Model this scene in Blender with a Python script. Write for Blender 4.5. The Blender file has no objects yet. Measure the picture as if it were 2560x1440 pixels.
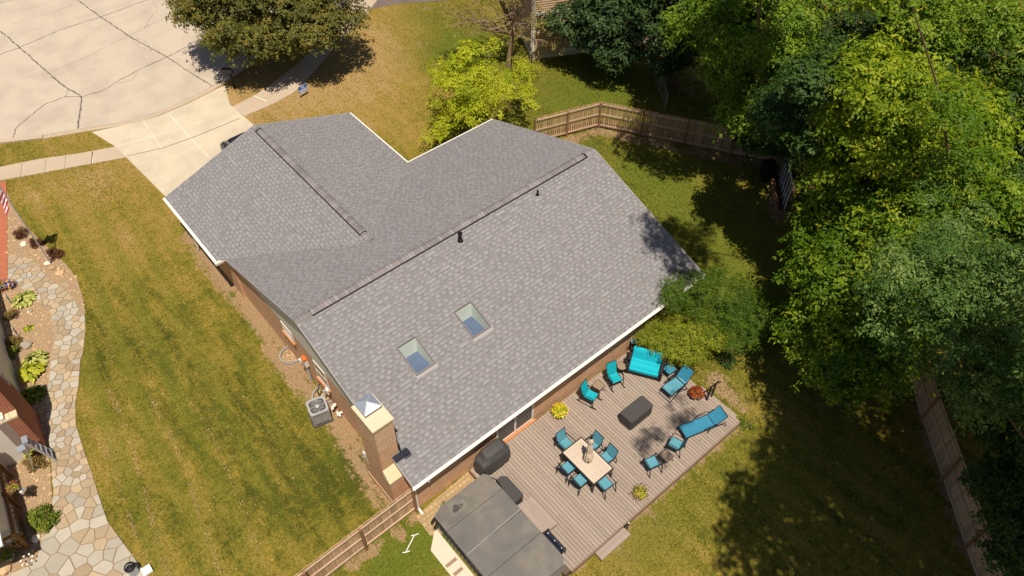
import bpy, bmesh, math, random
import numpy as np
from mathutils import Vector, Matrix, Euler

C = bpy.context.scene.collection
R_ = math.radians
random.seed(7)
RNG = np.random.default_rng(11)

# ------------------------------------------------------------------ camera
FPX, TH, ROLL, YAW = 1921.656, 40.78594, 0.4544, -40.71159
CAM = Vector((-5.46893, -18.77274, 27.71234))
CROT = Matrix.Rotation(R_(YAW), 3, 'Z') @ Matrix.Rotation(R_(TH), 3, 'X') @ Matrix.Rotation(R_(ROLL), 3, 'Z')
cd = bpy.data.cameras.new('camera')
cd.sensor_width = 36.0
cd.lens = FPX / 2560 * 36.0
cd.clip_end = 2000
cam = bpy.data.objects.new('camera', cd)
C.objects.link(cam)
cam.matrix_world = Matrix.Translation(CAM) @ CROT.to_4x4()
bpy.context.scene.camera = cam

# ------------------------------------------------------------------ light
SUN = Vector((-0.31, -0.61, 1.88)).normalized()
SUN_STRENGTH, SKY_STRENGTH, EXPOSURE = 4.9, 0.062, 0.03
w = bpy.data.worlds.new('World')
bpy.context.scene.world = w
w.use_nodes = True
nt = w.node_tree
sky = nt.nodes.new('ShaderNodeTexSky')
sky.sky_type = 'NISHITA'
sky.sun_disc = False
sky.sun_elevation = math.asin(SUN.z)
sky.sun_rotation = math.atan2(SUN.x, SUN.y)
bg = nt.nodes['Background']
bg.inputs[1].default_value = SKY_STRENGTH
nt.links.new(sky.outputs[0], bg.inputs[0])
sl = bpy.data.lights.new('sun', 'SUN')
sl.energy = SUN_STRENGTH
sl.angle = R_(0.53)
sl.color = (1.0, 0.945, 0.83)
so = bpy.data.objects.new('sun', sl)
so.rotation_euler = SUN.to_track_quat('Z', 'Y').to_euler()
so.location = (0, 0, 60)
C.objects.link(so)
vs = bpy.context.scene.view_settings
vs.view_transform = 'Standard'
vs.look = 'None'
vs.exposure = EXPOSURE
vs.gamma = 1.0
vs.use_curve_mapping = False


# ------------------------------------------------------------------ helpers
def at(px, py, z=0.0):
    d = CROT @ Vector(((px - 1280) / FPX, -(py - 720) / FPX, -1.0))
    return CAM + d * ((z - CAM.z) / d.z)


def srgb(r, g, b):
    f = lambda c: (c / 255 / 12.92) if c / 255 <= 0.04045 else ((c / 255 + 0.055) / 1.055) ** 2.4
    return (f(r), f(g), f(b))


class NT:
    def __init__(s, name, rough=0.7, spec=0.3):
        s.m = bpy.data.materials.new(name)
        s.m.use_nodes = True
        s.t = s.m.node_tree
        s.b = s.t.nodes['Principled BSDF']
        s.b.inputs['Roughness'].default_value = rough
        s.b.inputs['Specular IOR Level'].default_value = spec

    def n(s, kind, **kw):
        nd = s.t.nodes.new('ShaderNode' + kind)
        for k, v in kw.items():
            setattr(nd, k, v)
        return nd

    def l(s, a, b):
        s.t.links.new(a, b)

    def val(s, sock, v):
        if hasattr(v, 'is_output') or isinstance(v, bpy.types.NodeSocket):
            s.l(v, sock)
        else:
            sock.default_value = v

    def math(s, op, a, b=0.0, c=0.0):
        nd = s.n('Math', operation=op)
        s.val(nd.inputs[0], a)
        s.val(nd.inputs[1], b)
        s.val(nd.inputs[2], c)
        return nd.outputs[0]

    def mix(s, f, a, b, kind='MIX'):
        nd = s.n('Mix', data_type='RGBA', blend_type=kind)
        nd.clamp_factor = True
        s.val(nd.inputs[0], f)
        for i, v in ((6, a), (7, b)):
            if isinstance(v, tuple):
                nd.inputs[i].default_value = (*v[:3], 1)
            else:
                s.l(v, nd.inputs[i])
        return nd.outputs[2]

    def coord(s, kind='Object'):
        return s.n('TexCoord').outputs[kind]

    def noise(s, scale, detail=3.0, rough=0.55, vec=None, dist=0.0):
        nd = s.n('TexNoise')
        nd.inputs['Scale'].default_value = scale
        nd.inputs['Detail'].default_value = detail
        nd.inputs['Roughness'].default_value = rough
        nd.inputs['Distortion'].default_value = dist
        s.l(vec if vec is not None else s.coord(), nd.inputs['Vector'])
        return nd.outputs['Fac']

    def ramp(s, f, stops):
        nd = s.n('ValToRGB')
        el = nd.color_ramp.elements
        while len(el) < len(stops):
            el.new(0.5)
        for e, (p, c) in zip(el, stops):
            e.position = p
            e.color = (*c, 1) if isinstance(c, tuple) else (c, c, c, 1)
        s.l(f, nd.inputs[0])
        return nd.outputs[0]

    def attr(s, name):
        nd = s.n('Attribute', attribute_name=name)
        return nd.outputs['Fac']

    def bump(s, h, strength=0.3, dist=0.01):
        nd = s.n('Bump')
        nd.inputs['Strength'].default_value = strength
        nd.inputs['Distance'].default_value = dist
        s.l(h, nd.inputs['Height'])
        s.l(nd.outputs[0], s.b.inputs['Normal'])

    def color(s, c):
        if isinstance(c, tuple):
            s.b.inputs['Base Color'].default_value = (*c, 1)
        else:
            s.l(c, s.b.inputs['Base Color'])


def simple(name, col, rough=0.6, var=0.15, scale=6.0, bump=0.0, metal=0.0, rnd=0.0, spec=0.3, fine=60.0):
    g = NT(name, rough, spec)
    g.b.inputs['Metallic'].default_value = metal
    f = g.noise(scale, 4, 0.6)
    lo = tuple(c * (1 - var) for c in col)
    hi = tuple(min(1, c * (1 + var)) for c in col)
    c = g.mix(f, lo, hi)
    if rnd:
        v = g.math('MULTIPLY_ADD', g.attr('rnd'), 2 * rnd, 1 - rnd)
        mul = g.n('Mix', data_type='RGBA', blend_type='MULTIPLY')
        mul.inputs[0].default_value = 1
        g.l(c, mul.inputs[6])
        cb = g.n('CombineColor')
        for i in range(3):
            g.l(v, cb.inputs[i])
        g.l(cb.outputs[0], mul.inputs[7])
        c = mul.outputs[2]
    g.color(c)
    if bump:
        g.bump(g.noise(fine, 3), bump, 0.01)
    return g.m


def brick_mat(name, c1, c2, mortar, w=0.23, h=0.082, dark=0.25):
    g = NT(name, 0.85, 0.15)
    uv = g.coord('UV')
    b = g.n('TexBrick', offset=0.5)
    b.inputs['Scale'].default_value = 1.0
    b.inputs['Brick Width'].default_value = w
    b.inputs['Row Height'].default_value = h
    b.inputs['Mortar Size'].default_value = 0.013
    b.inputs['Mortar Smooth'].default_value = 0.2
    b.inputs['Bias'].default_value = 0.0
    b.inputs['Color1'].default_value = (*c1, 1)
    b.inputs['Color2'].default_value = (*c2, 1)
    b.inputs['Mortar'].default_value = (*mortar, 1)
    g.l(uv, b.inputs['Vector'])
    n = g.noise(1.3, 4, 0.6, uv)
    c = g.mix(g.math('MULTIPLY', n, dark * 2), b.outputs['Color'], tuple(x * 0.6 for x in c1), 'MIX')
    g.color(c)
    g.bump(g.math('SUBTRACT', 1.0, b.outputs['Fac']), 0.6, 0.008)
    return g.m


def shingle_mat(name, base, h=0.17, wd=0.155):
    g = NT(name, 0.95, 0.08)
    uv = g.coord('UV')
    sx = g.n('SeparateXYZ')
    g.l(uv, sx.inputs[0])
    v = g.math('DIVIDE', sx.outputs[1], h)
    row = g.math('FLOOR', v)
    fv = g.math('FRACT', v)
    wn = g.n('TexWhiteNoise', noise_dimensions='1D')
    g.l(row, wn.inputs['W'])
    u = g.math('ADD', g.math('DIVIDE', sx.outputs[0], wd), g.math('MULTIPLY', wn.outputs['Value'], 17.3))
    u = g.math('ADD', u, g.math('MULTIPLY', g.math('SINE', g.math('MULTIPLY_ADD', u, 1.7, row)), 0.08))
    col = g.math('FLOOR', u)
    fu = g.math('FRACT', u)
    cv = g.n('CombineXYZ')
    g.l(row, cv.inputs[0])
    g.l(col, cv.inputs[1])
    wn2 = g.n('TexWhiteNoise', noise_dimensions='2D')
    g.l(cv.outputs[0], wn2.inputs['Vector'])
    r = wn2.outputs['Value']
    sep = g.n('SeparateColor')
    g.l(wn2.outputs['Color'], sep.inputs[0])
    par = g.math('MULTIPLY', g.math('FRACT', g.math('MULTIPLY', col, 0.5)), 2.0)
    raised = g.math('ABSOLUTE', g.math('SUBTRACT', par, g.math('GREATER_THAN', r, 0.88)))
    tone = g.math('ADD', g.math('MULTIPLY', raised, 0.50), g.math('MULTIPLY', sep.outputs[1], 0.34))
    c = g.ramp(tone, [(0.0, tuple(x * 0.72 for x in base)), (0.45, tuple(x * 0.96 for x in base)), (0.88, tuple(min(1, x * 1.3) for x in base))])
    c = g.mix(g.math('MULTIPLY', sep.outputs[2], 0.30), c, (base[0] * 1.12, base[1] * 1.0, base[2] * 0.86))
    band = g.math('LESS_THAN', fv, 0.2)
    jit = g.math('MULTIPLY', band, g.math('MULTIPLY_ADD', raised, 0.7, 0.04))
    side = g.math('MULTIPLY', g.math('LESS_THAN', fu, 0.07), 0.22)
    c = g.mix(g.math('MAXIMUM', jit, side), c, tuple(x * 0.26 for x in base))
    wide = g.noise(0.35, 4, 0.6, uv)
    c = g.mix(g.math('MULTIPLY', wide, 0.24), c, tuple(x * 0.74 for x in base))
    st = g.n('Mapping')
    st.inputs['Scale'].default_value = (1.6, 0.16, 1)
    g.l(uv, st.inputs[0])
    c = g.mix(g.math('MULTIPLY', g.ramp(g.noise(1.0, 5, 0.65, st.outputs[0]), [(0.5, 0.0), (0.78, 1.0)]), 0.3), c, tuple(x * 0.7 for x in base))
    gr = g.noise(90, 2, 0.7, uv)
    c = g.mix(g.math('MULTIPLY', gr, 0.2), c, tuple(min(1, x * 1.35) for x in base))
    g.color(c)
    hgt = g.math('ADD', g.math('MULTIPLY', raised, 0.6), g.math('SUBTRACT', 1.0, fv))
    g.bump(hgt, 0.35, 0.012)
    return g.m


def leaf_mat(name, dark, mid, light, trans=0.35):
    g = NT(name, 0.5, 0.25)
    a = g.attr('rnd')
    c = g.ramp(a, [(0.0, dark), (0.5, mid), (1.0, light)])
    g.color(c)
    tr = g.n('BsdfTranslucent')
    hs = g.n('HueSaturation')
    hs.inputs['Saturation'].default_value = 1.1
    hs.inputs['Value'].default_value = 1.15
    g.l(c, hs.inputs['Color'])
    g.l(hs.outputs[0], tr.inputs[0])
    mx = g.n('MixShader')
    mx.inputs[0].default_value = trans
    g.l(g.b.outputs[0], mx.inputs[1])
    g.l(tr.outputs[0], mx.inputs[2])
    g.l(mx.outputs[0], g.t.nodes['Material Output'].inputs[0])
    return g.m


class MB:
    """collects shapes into one mesh with metre uvs and a per-face random value"""

    def __init__(s):
        s.v, s.f, s.mi, s.r, s.ch = [], [], [], [], []

    def add(s, verts, faces, m=0, r=None):
        o = len(s.v)
        s.v += [tuple(x) for x in verts]
        r = random.random() if r is None else r
        for f in faces:
            s.f.append([i + o for i in f])
            s.mi.append(m)
            s.r.append(r)
        s.ch.append((o, len(s.v), len(s.f) - len(faces), len(s.f)))
        return s

    def box(s, a, b, m=0, r=None):
        x0, y0, z0 = a
        x1, y1, z1 = b
        v = [(x0, y0, z0), (x1, y0, z0), (x1, y1, z0), (x0, y1, z0), (x0, y0, z1), (x1, y0, z1), (x1, y1, z1), (x0, y1, z1)]
        return s.add(v, [(3, 2, 1, 0), (4, 5, 6, 7), (0, 1, 5, 4), (1, 2, 6, 5), (2, 3, 7, 6), (3, 0, 4, 7)], m, r)

    def bar(s, p0, p1, wd, ht, m=0, r=None, up=(0, 0, 1)):
        p0, p1 = Vector(p0), Vector(p1)
        d = (p1 - p0).normalized()
        u = Vector(up)
        if abs(d.dot(u)) > 0.98:
            u = Vector((1, 0, 0)) if abs(d.x) < 0.9 else Vector((0, 1, 0))
        sd = d.cross(u).normalized()
        u = sd.cross(d).normalized()
        v = []
        for p in (p0, p1):
            for a, b in ((-1, -1), (1, -1), (1, 1), (-1, 1)):
                v.append(p + sd * a * wd / 2 + u * b * ht / 2)
        return s.add(v, [(3, 2, 1, 0), (4, 5, 6, 7), (0, 1, 5, 4), (1, 2, 6, 5), (2, 3, 7, 6), (3, 0, 4, 7)], m, r)

    def tube(s, pts, rad, n=8, m=0, r=None, cap=True):
        pts = [Vector(p) for p in pts]
        rr = rad if isinstance(rad, (list, tuple)) else [rad] * len(pts)
        v, f = [], []
        prev = None
        for i, p in enumerate(pts):
            d = (pts[min(i + 1, len(pts) - 1)] - pts[max(i - 1, 0)]).normalized()
            if prev is None:
                a = Vector((0, 0, 1)) if abs(d.z) < 0.9 else Vector((1, 0, 0))
                sd = d.cross(a).normalized()
            else:
                sd = (prev - d * prev.dot(d)).normalized()
            prev = sd
            up = d.cross(sd)
            for k in range(n):
                t = 2 * math.pi * k / n
                v.append(p + (sd * math.cos(t) + up * math.sin(t)) * rr[i])
        for i in range(len(pts) - 1):
            for k in range(n):
                a, b = i * n + k, i * n + (k + 1) % n
                f.append((a, b, b + n, a + n))
        if cap:
            f.append(tuple(range(n - 1, -1, -1)))
            f.append(tuple(range((len(pts) - 1) * n, len(pts) * n)))
        return s.add(v, f, m, r)

    def prism(s, poly, z0, z1, m=0, r=None, ms=None):
        n = len(poly)
        area = sum(poly[i][0] * poly[(i + 1) % n][1] - poly[(i + 1) % n][0] * poly[i][1] for i in range(n))
        if area < 0:
            poly = poly[::-1]
        v = [(p[0], p[1], z0) for p in poly] + [(p[0], p[1], z1) for p in poly]
        r = random.random() if r is None else r
        s.add(v, [tuple(range(n - 1, -1, -1)), tuple(range(n, 2 * n))], m, r)
        o = [(i, (i + 1) % n, (i + 1) % n + n, i + n) for i in range(n)]
        return s.add(v, o, m if ms is None else ms, r)

    def sheet(s, poly, z, m=0, r=None):
        n = len(poly)
        area = sum(poly[i][0] * poly[(i + 1) % n][1] - poly[(i + 1) % n][0] * poly[i][1] for i in range(n))
        if area < 0:
            poly = poly[::-1]
        return s.add([(p[0], p[1], z) for p in poly], [tuple(range(n))], m, r)

    def lathe(s, prof, n=20, c=(0, 0, 0), m=0, r=None):
        v, f = [], []
        for (rad, z) in prof:
            for k in range(n):
                t = 2 * math.pi * k / n
                v.append((c[0] + rad * math.cos(t), c[1] + rad * math.sin(t), c[2] + z))
        for i in range(len(prof) - 1):
            for k in range(n):
                a, b = i * n + k, i * n + (k + 1) % n
                f.append((a, b, b + n, a + n))
        f.append(tuple(range(n - 1, -1, -1)))
        f.append(tuple(range((len(prof) - 1) * n, len(prof) * n)))
        return s.add(v, f, m, r)

    def loft(s, rings, m=0, r=None, cap=True):
        n = len(rings[0])
        v = [p for ring in rings for p in ring]
        f = []
        for i in range(len(rings) - 1):
            for k in range(n):
                a, b = i * n + k, i * n + (k + 1) % n
                f.append((a, b, b + n, a + n))
        if cap:
            f.append(tuple(range(n - 1, -1, -1)))
            f.append(tuple(range((len(rings) - 1) * n, len(rings) * n)))
        return s.add(v, f, m, r)

    def blob(s, c, rad, seed=0, m=0, r=None, squash=1.0, jit=0.25, sub=2):
        bm = bmesh.new()
        bmesh.ops.create_icosphere(bm, subdivisions=sub, radius=1.0)
        rs = random.Random(seed)
        ph = [rs.uniform(0, 6.28) for _ in range(6)]
        v = []
        for q in bm.verts:
            p = q.co
            k = 1 + jit * (math.sin(2.1 * p.x + ph[0]) * math.cos(1.7 * p.y + ph[1]) + 0.5 * math.sin(4.3 * p.z + 3 * p.x + ph[2]))
            v.append((c[0] + p.x * rad * k, c[1] + p.y * rad * k, c[2] + p.z * rad * k * squash))
        f = [tuple(q.index for q in fc.verts) for fc in bm.faces]
        bm.free()
        return s.add(v, f, m, r)

    def build(s, name, mats, parent=None, world=False, smooth=False, bevel=0.0, kind=None, seg=2):
        me = bpy.data.meshes.new(name)
        off = Vector((0, 0, 0))
        if world and parent is not None:
            off = parent.location
        V = np.array(s.v, dtype=np.float64).reshape(-1, 3) - np.array(off)
        me.from_pydata(V.tolist(), [], s.f)
        mats = mats if isinstance(mats, (list, tuple)) else [mats]
        for mt in mats:
            me.materials.append(mt)
        me.polygons.foreach_set('material_index', s.mi)
        at_ = me.attributes.new('rnd', 'FLOAT', 'FACE')
        at_.data.foreach_set('value', s.r)
        me.update()
        uvl = me.uv_layers.new(name='UVMap')
        co = V + np.array(off)
        uvs = np.empty((len(me.loops), 2))
        for p in me.polygons:
            n = p.normal
            if abs(n.z) > 0.998:
                t, b = Vector((1, 0, 0)), Vector((0, 1, 0))
            else:
                t = Vector((0, 0, 1)).cross(n).normalized()
                b = n.cross(t)
            for li in p.loop_indices:
                q = co[me.loops[li].vertex_index]
                uvs[li] = (q[0] * t.x + q[1] * t.y + q[2] * t.z, q[0] * b.x + q[1] * b.y + q[2] * b.z)
        uvl.data.foreach_set('uv', uvs.ravel())
        if smooth:
            me.polygons.foreach_set('use_smooth', [True] * len(me.polygons))
        o = bpy.data.objects.new(name, me)
        C.objects.link(o)
        if parent is not None:
            o.parent = parent
        if kind:
            o['kind'] = kind
        if bevel:
            b = o.modifiers.new('bevel', 'BEVEL')
            b.width = bevel
            b.segments = seg
            b.limit_method = 'ANGLE'
        return o


def build_each(mb, name, mats, parent, world=False, bevel=0.0):
    for (v0, v1, f0, f1) in mb.ch:
        m2 = MB()
        m2.v = mb.v[v0:v1]
        m2.f = [[i - v0 for i in f] for f in mb.f[f0:f1]]
        m2.mi = mb.mi[f0:f1]
        m2.r = mb.r[f0:f1]
        m2.build(name, mats, parent, world, bevel=bevel)


def tag(o, label, cat, group=None):
    o['label'] = label
    o['category'] = cat
    if group:
        o['group'] = group
    return o


def thing(name, label, cat, loc=(0, 0, 0), rz=0.0, group=None):
    o = bpy.data.objects.new(name, None)
    o.empty_display_size = 0.2
    C.objects.link(o)
    o.location = loc
    o.rotation_euler = (0, 0, rz)
    return tag(o, label, cat, group)


def children(o):
    return [c for c in C.objects if c.parent == o]


def dup(root, loc, rz, label, group=None):
    r = root.copy()
    C.objects.link(r)
    r.location = loc
    r.rotation_euler = (0, 0, rz)
    r['label'] = label
    if group:
        r['group'] = group
    for ch in children(root):
        c = ch.copy()
        C.objects.link(c)
        c.parent = r
        for g in children(ch):
            d = g.copy()
            C.objects.link(d)
            d.parent = c
    return r


def face_to(dx, dy):
    """rotation that turns local -Y to the direction (dx, dy)"""
    return math.atan2(dy, dx) + math.pi / 2


def text_mesh(txt, size, name, mat, parent, M, depth=0.004):
    cu = bpy.data.curves.new(name, 'FONT')
    cu.body = txt
    cu.size = size
    cu.align_x = 'CENTER'
    cu.align_y = 'CENTER'
    cu.extrude = depth
    o = bpy.data.objects.new(name, cu)
    C.objects.link(o)
    bpy.context.view_layer.update()
    me = bpy.data.meshes.new_from_object(o)
    bpy.data.objects.remove(o)
    me.transform(M)
    me.materials.clear()
    me.materials.append(mat)
    q = bpy.data.objects.new(name, me)
    C.objects.link(q)
    q.parent = parent
    return q


def leaf_mesh(name, P, N, size, mat, parent, rnd, aspect=0.5, fold=0.12, droop=0.0, long_dir=None):
    """P points, N normals (n,3); every leaf one folded kite"""
    n = len(P)
    N = N / (np.linalg.norm(N, axis=1, keepdims=True) + 1e-9)
    if long_dir is None:
        long_dir = RNG.normal(size=(n, 3))
    T = long_dir - N * np.sum(long_dir * N, axis=1, keepdims=True)
    T /= (np.linalg.norm(T, axis=1, keepdims=True) + 1e-9)
    B = np.cross(N, T)
    sz = size * RNG.uniform(0.65, 1.25, n)[:, None]
    hw = sz * aspect * 0.5
    v = np.empty((n, 4, 3))
    v[:, 0] = P - T * sz * 0.5
    v[:, 1] = P + B * hw + N * sz * fold - T * sz * 0.05
    v[:, 2] = P + T * sz * 0.5 - N * sz * droop
    v[:, 3] = P - B * hw + N * sz * fold - T * sz * 0.05
    me = bpy.data.meshes.new(name)
    me.vertices.add(n * 4)
    me.vertices.foreach_set('co', v.ravel())
    me.loops.add(n * 6)
    base = np.arange(n)[:, None] * 4
    tri = np.concatenate([base + np.array([0, 1, 2]), base + np.array([0, 2, 3])], axis=1)
    me.loops.foreach_set('vertex_index', tri.ravel().astype(np.int32))
    me.polygons.add(n * 2)
    me.polygons.foreach_set('loop_start', np.arange(0, n * 6, 3, dtype=np.int32))
    me.polygons.foreach_set('loop_total', np.full(n * 2, 3, dtype=np.int32))
    a = me.attributes.new('rnd', 'FLOAT', 'FACE')
    a.data.foreach_set('value', np.repeat(np.clip(rnd, 0, 1), 2).astype(np.float32))
    me.materials.append(mat)
    me.update()
    me.validate()
    o = bpy.data.objects.new(name, me)
    C.objects.link(o)
    if parent is not None:
        o.parent = parent
    return o


def crown_points(ells, n_clump, clump_r, per, up=0.7, lo=-0.55, inner=0.55, flat=0.65, spray=0.2):
    P, N, Rn, LD = [], [], [], []
    vol = np.array([e[3] * e[4] * e[5] for e in ells]) ** 0.67
    cnt = np.maximum(1, (vol / vol.sum() * n_clump).astype(int))
    cl = []
    for e, k in zip(ells, cnt):
        c = np.array(e[:3])
        rad = np.array(e[3:6])
        d = RNG.normal(size=(k * 3, 3))
        d /= np.linalg.norm(d, axis=1, keepdims=True)
        d = d[d[:, 2] > lo][:k]
        rr = RNG.uniform(inner, 1.0, len(d)) ** 0.6
        q = c + d * rad * rr[:, None]
        for i in range(len(q)):
            cl.append((q[i], d[i]))
    per_spray = 10
    for q, dr in cl:
        r = clump_r * RNG.uniform(0.55, 1.35)
        ns = max(3, int(per * (r / clump_r) ** 2 / per_spray))
        d = RNG.normal(size=(ns, 3))
        d /= np.linalg.norm(d, axis=1, keepdims=True)
        d[:, 2] = np.abs(d[:, 2]) * np.where(RNG.random(ns) < 0.85, 1, -.6)
        fing = 1 + 0.4 * np.sin(5 * np.arctan2(d[:, 1], d[:, 0]) + RNG.uniform(0, 6))[:, None]
        sc = q + d * RNG.uniform(0.5, 1.0, ns)[:, None] ** 0.5 * fing * np.array([r, r, r * flat])
        sn = d * 0.55 + np.array([0, 0, up]) + dr * 0.3 + RNG.normal(size=(ns, 3)) * 0.18
        sn /= np.linalg.norm(sn, axis=1, keepdims=True)
        ax = d + dr * .5 + RNG.normal(size=(ns, 3)) * .3
        ax -= sn * np.sum(ax * sn, axis=1, keepdims=True)
        ax /= np.linalg.norm(ax, axis=1, keepdims=True) + 1e-9
        bx = np.cross(sn, ax)
        m = ns * per_spray
        th = RNG.uniform(0, 6.283, m)
        rad = spray * np.sqrt(RNG.uniform(.02, 1, m))
        k = np.repeat(np.arange(ns), per_spray)
        ld = ax[k] * np.cos(th)[:, None] + bx[k] * np.sin(th)[:, None]
        p = sc[k] + ld * rad[:, None] * np.where(RNG.random(m) < .5, 1.0, 1.35)[:, None] - np.array([0, 0, .25]) * (rad[:, None] ** 2) / spray
        nn = sn[k] + ld * .25 + RNG.normal(size=(m, 3)) * 0.22
        P.append(p)
        N.append(nn)
        LD.append(ld + RNG.normal(size=(m, 3)) * .3)
        tone = RNG.uniform(0.1, 0.9)
        stone = RNG.random(ns)[k]
        Rn.append(tone * 0.4 + stone * .3 + RNG.random(m) * 0.3)
    return np.concatenate(P), np.concatenate(N), np.concatenate(Rn), cl, np.concatenate(LD)


def tree(name, label, base, ells, mats, bark, n_clump=300, clump_r=0.7, per=110, leaf=0.2, aspect=0.55, trunk_r=0.25,
         cat='tree', group=None, limbs=14, fork=0.35, bare=0, up=0.7, lo=-0.55, inner=0.55, fine=None):
    root = thing(name, label, cat, base, 0, group)
    b = Vector(base)
    P, N, Rn, cl, LD = crown_points(ells, n_clump, clump_r, per, up, lo, inner, 0.65, leaf * 1.25)
    leaf_mesh('crown', P - np.array(b), N, leaf, mats, root, Rn, aspect, .1, .1, LD)
    if fine:
        P, N, Rn, c2, LD = crown_points(fine, 16, .32, 260, up, lo, inner, 0.5, .1)
        leaf_mesh('bough', P - np.array(b), N, .075, mats, root, Rn, aspect, .1, .1, LD)
    mb = MB()
    top = max(ells, key=lambda e: e[2])
    tp = Vector(top[:3]) - b
    fz = tp * fork
    fz.z = tp.z * fork
    pts = []
    for i in range(8):
        t = i / 7
        p = Vector((tp.x * t ** 1.4, tp.y * t ** 1.4, tp.z * t))
        p += Vector((math.sin(i * 1.7 + b.x) * 0.06, math.cos(i * 1.3 + b.y) * 0.06, 0)) * tp.z * 0.12
        pts.append(p)
    mb.tube(pts, [trunk_r * (1.25 - 1.1 * i / 7) if i else trunk_r * 1.5 for i in range(8)], 9, 0, 0.5)
    sel = random.sample(cl, min(limbs + bare, len(cl)))
    for i, (q, d) in enumerate(sel):
        e = Vector(q) - b
        k = random.uniform(fork, 0.8)
        j = min(6, int(k * 7))
        s0 = pts[j]
        if s0.z > e.z + 0.5:
            s0 = pts[max(1, j - 2)]
        mid = s0.lerp(e, 0.5) + Vector((random.uniform(-.3, .3), random.uniform(-.3, .3), -0.05 * (e - s0).length))
        r0 = trunk_r * 0.42 * (1 - 0.4 * k)
        mb.tube([s0, s0.lerp(mid, .6), mid, mid.lerp(e, .6) + Vector((random.uniform(-.15, .15),) * 3), e], [r0, r0 * .75, r0 * .55, r0 * .38, r0 * .15], 6, 0, random.random())
        for _ in range(3):
            st = mid.lerp(e, random.uniform(0.1, 0.8))
            en = e + Vector((random.uniform(-1, 1), random.uniform(-1, 1), random.uniform(-.3, .6))) * clump_r * 1.4
            mb.tube([st, st.lerp(en, .5) + Vector((0, 0, .1)), en], [r0 * .3, r0 * .2, r0 * .07], 4, 0, random.random())
    mb.build('trunk', bark, root)
    return root


# ------------------------------------------------------------------ materials
M = {}
M['brick'] = brick_mat('house brick', srgb(198, 138, 96), srgb(226, 172, 126), srgb(222, 194, 164), dark=0.12)
M['brick_tan'] = brick_mat('chimney brick', srgb(212, 166, 126), srgb(186, 136, 98), srgb(234, 210, 182), dark=0.08)
M['brick_red'] = brick_mat('red brick', srgb(150, 72, 48), srgb(172, 92, 62), srgb(196, 156, 130))
M['paver_red'] = brick_mat('red paver brick', srgb(196, 118, 86), srgb(184, 106, 78), srgb(158, 92, 70), w=0.2, h=0.1, dark=0.1)
M['paver_tan'] = brick_mat('tan paver brick', srgb(190, 162, 120), srgb(172, 144, 106), srgb(138, 114, 82), w=0.2, h=0.2)
M['rowlock'] = brick_mat('rowlock brick', srgb(216, 138, 78), srgb(196, 116, 66), srgb(200, 160, 120), w=0.075, h=0.4)
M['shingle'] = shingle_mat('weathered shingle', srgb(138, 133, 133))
M['cap'] = simple('ridge cap shingle', srgb(140, 131, 129), 0.95, 0.08, 9, 0.3, rnd=0.2)
M['vent_black'] = simple('vent plastic', srgb(38, 32, 32), 0.6)
M['white'] = simple('white trim', srgb(232, 222, 208), 0.5, 0.05, 3)
M['gutter'] = simple('white gutter', srgb(236, 226, 212), 0.45, 0.06, 2.5)
M['siding'] = simple('grey vinyl siding', srgb(218, 208, 194), 0.6, 0.06, 3)
M['drip'] = simple('drip edge', srgb(160, 152, 148), 0.5, 0.08)
M['metal'] = simple('galvanised metal', srgb(178, 184, 196), 0.42, 0.1, 5, metal=0.55)
M['steel'] = simple('pale steel', srgb(176, 174, 172), 0.5, 0.1, 6, metal=0.2)
M['ac'] = simple('grey painted metal', srgb(150, 144, 138), 0.5, 0.1, 5)
M['sky_frame'] = simple('skylight frame', srgb(122, 116, 114), 0.5, 0.08)
M['ac_dark'] = simple('dark louvre gap', srgb(70, 66, 62), 0.7)
M['crown'] = simple('chimney concrete crown', srgb(218, 198, 166), 0.9, 0.08, 3, 0.2)
M['limestone'] = simple('shoulder stone', srgb(220, 198, 160), 0.9, 0.12, 6, 0.2, rnd=0.08)
M['black'] = simple('black metal', srgb(34, 30, 32), 0.45, 0.1)
M['flash'] = simple('black flashing', srgb(46, 48, 56), 0.35, 0.15)
M['cover'] = simple('charcoal cover fabric', srgb(78, 74, 72), 0.62, 0.26, 3.5, 0.15, fine=120)
M['cover_box'] = simple('dark grey cover fabric', srgb(74, 68, 66), 0.8, 0.08, 5, 0.15, fine=150)
M['teal'] = simple('teal sling', srgb(90, 148, 162), 0.65, 0.07, 6, 0.1, fine=200)
M['bright'] = simple('bright teal sling', srgb(16, 164, 174), 0.65, 0.07, 6, 0.1, fine=200)
M['turq'] = simple('turquoise cushion', srgb(24, 174, 188), 0.85, 0.05, 4, 0.15, fine=80)
M['blue'] = simple('deep teal sling', srgb(54, 128, 154), 0.65, 0.08, 6, 0.1, fine=200)
M['steelblue'] = simple('dusty teal panel', srgb(104, 150, 160), 0.6, 0.06, 6)
M['wicker'] = simple('dark wicker', srgb(44, 36, 36), 0.7, 0.3, 40, 0.5, fine=90)
M['umbrella'] = simple('beige canopy', srgb(222, 200, 174), 0.85, 0.12, 7, 0.2)
M['tabletop'] = simple('pale plank tabletop', srgb(206, 184, 162), 0.55, 0.07, 5, rnd=0.06)
M['bronze'] = simple('dark bronze frame', srgb(64, 54, 50), 0.45, 0.1)
M['navy'] = simple('navy panel', srgb(34, 38, 56), 0.5, 0.1)
M['slate'] = simple('slate blue board', srgb(64, 74, 104), 0.5, 0.1)
M['pot'] = simple('dark planter', srgb(70, 52, 44), 0.7, 0.15)
M['rock'] = simple('tan rock', srgb(188, 156, 118), 0.9, 0.2, 4, 0.5, rnd=0.22, fine=25)
M['rock_pale'] = simple('pale rock', srgb(228, 214, 188), 0.9, 0.12, 4, 0.4, fine=25)
M['rock_grey'] = simple('grey rock', srgb(160, 148, 132), 0.9, 0.15, 4, 0.4, fine=25)
M['rubber'] = simple('black rubber', srgb(26, 24, 24), 0.8)
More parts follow.
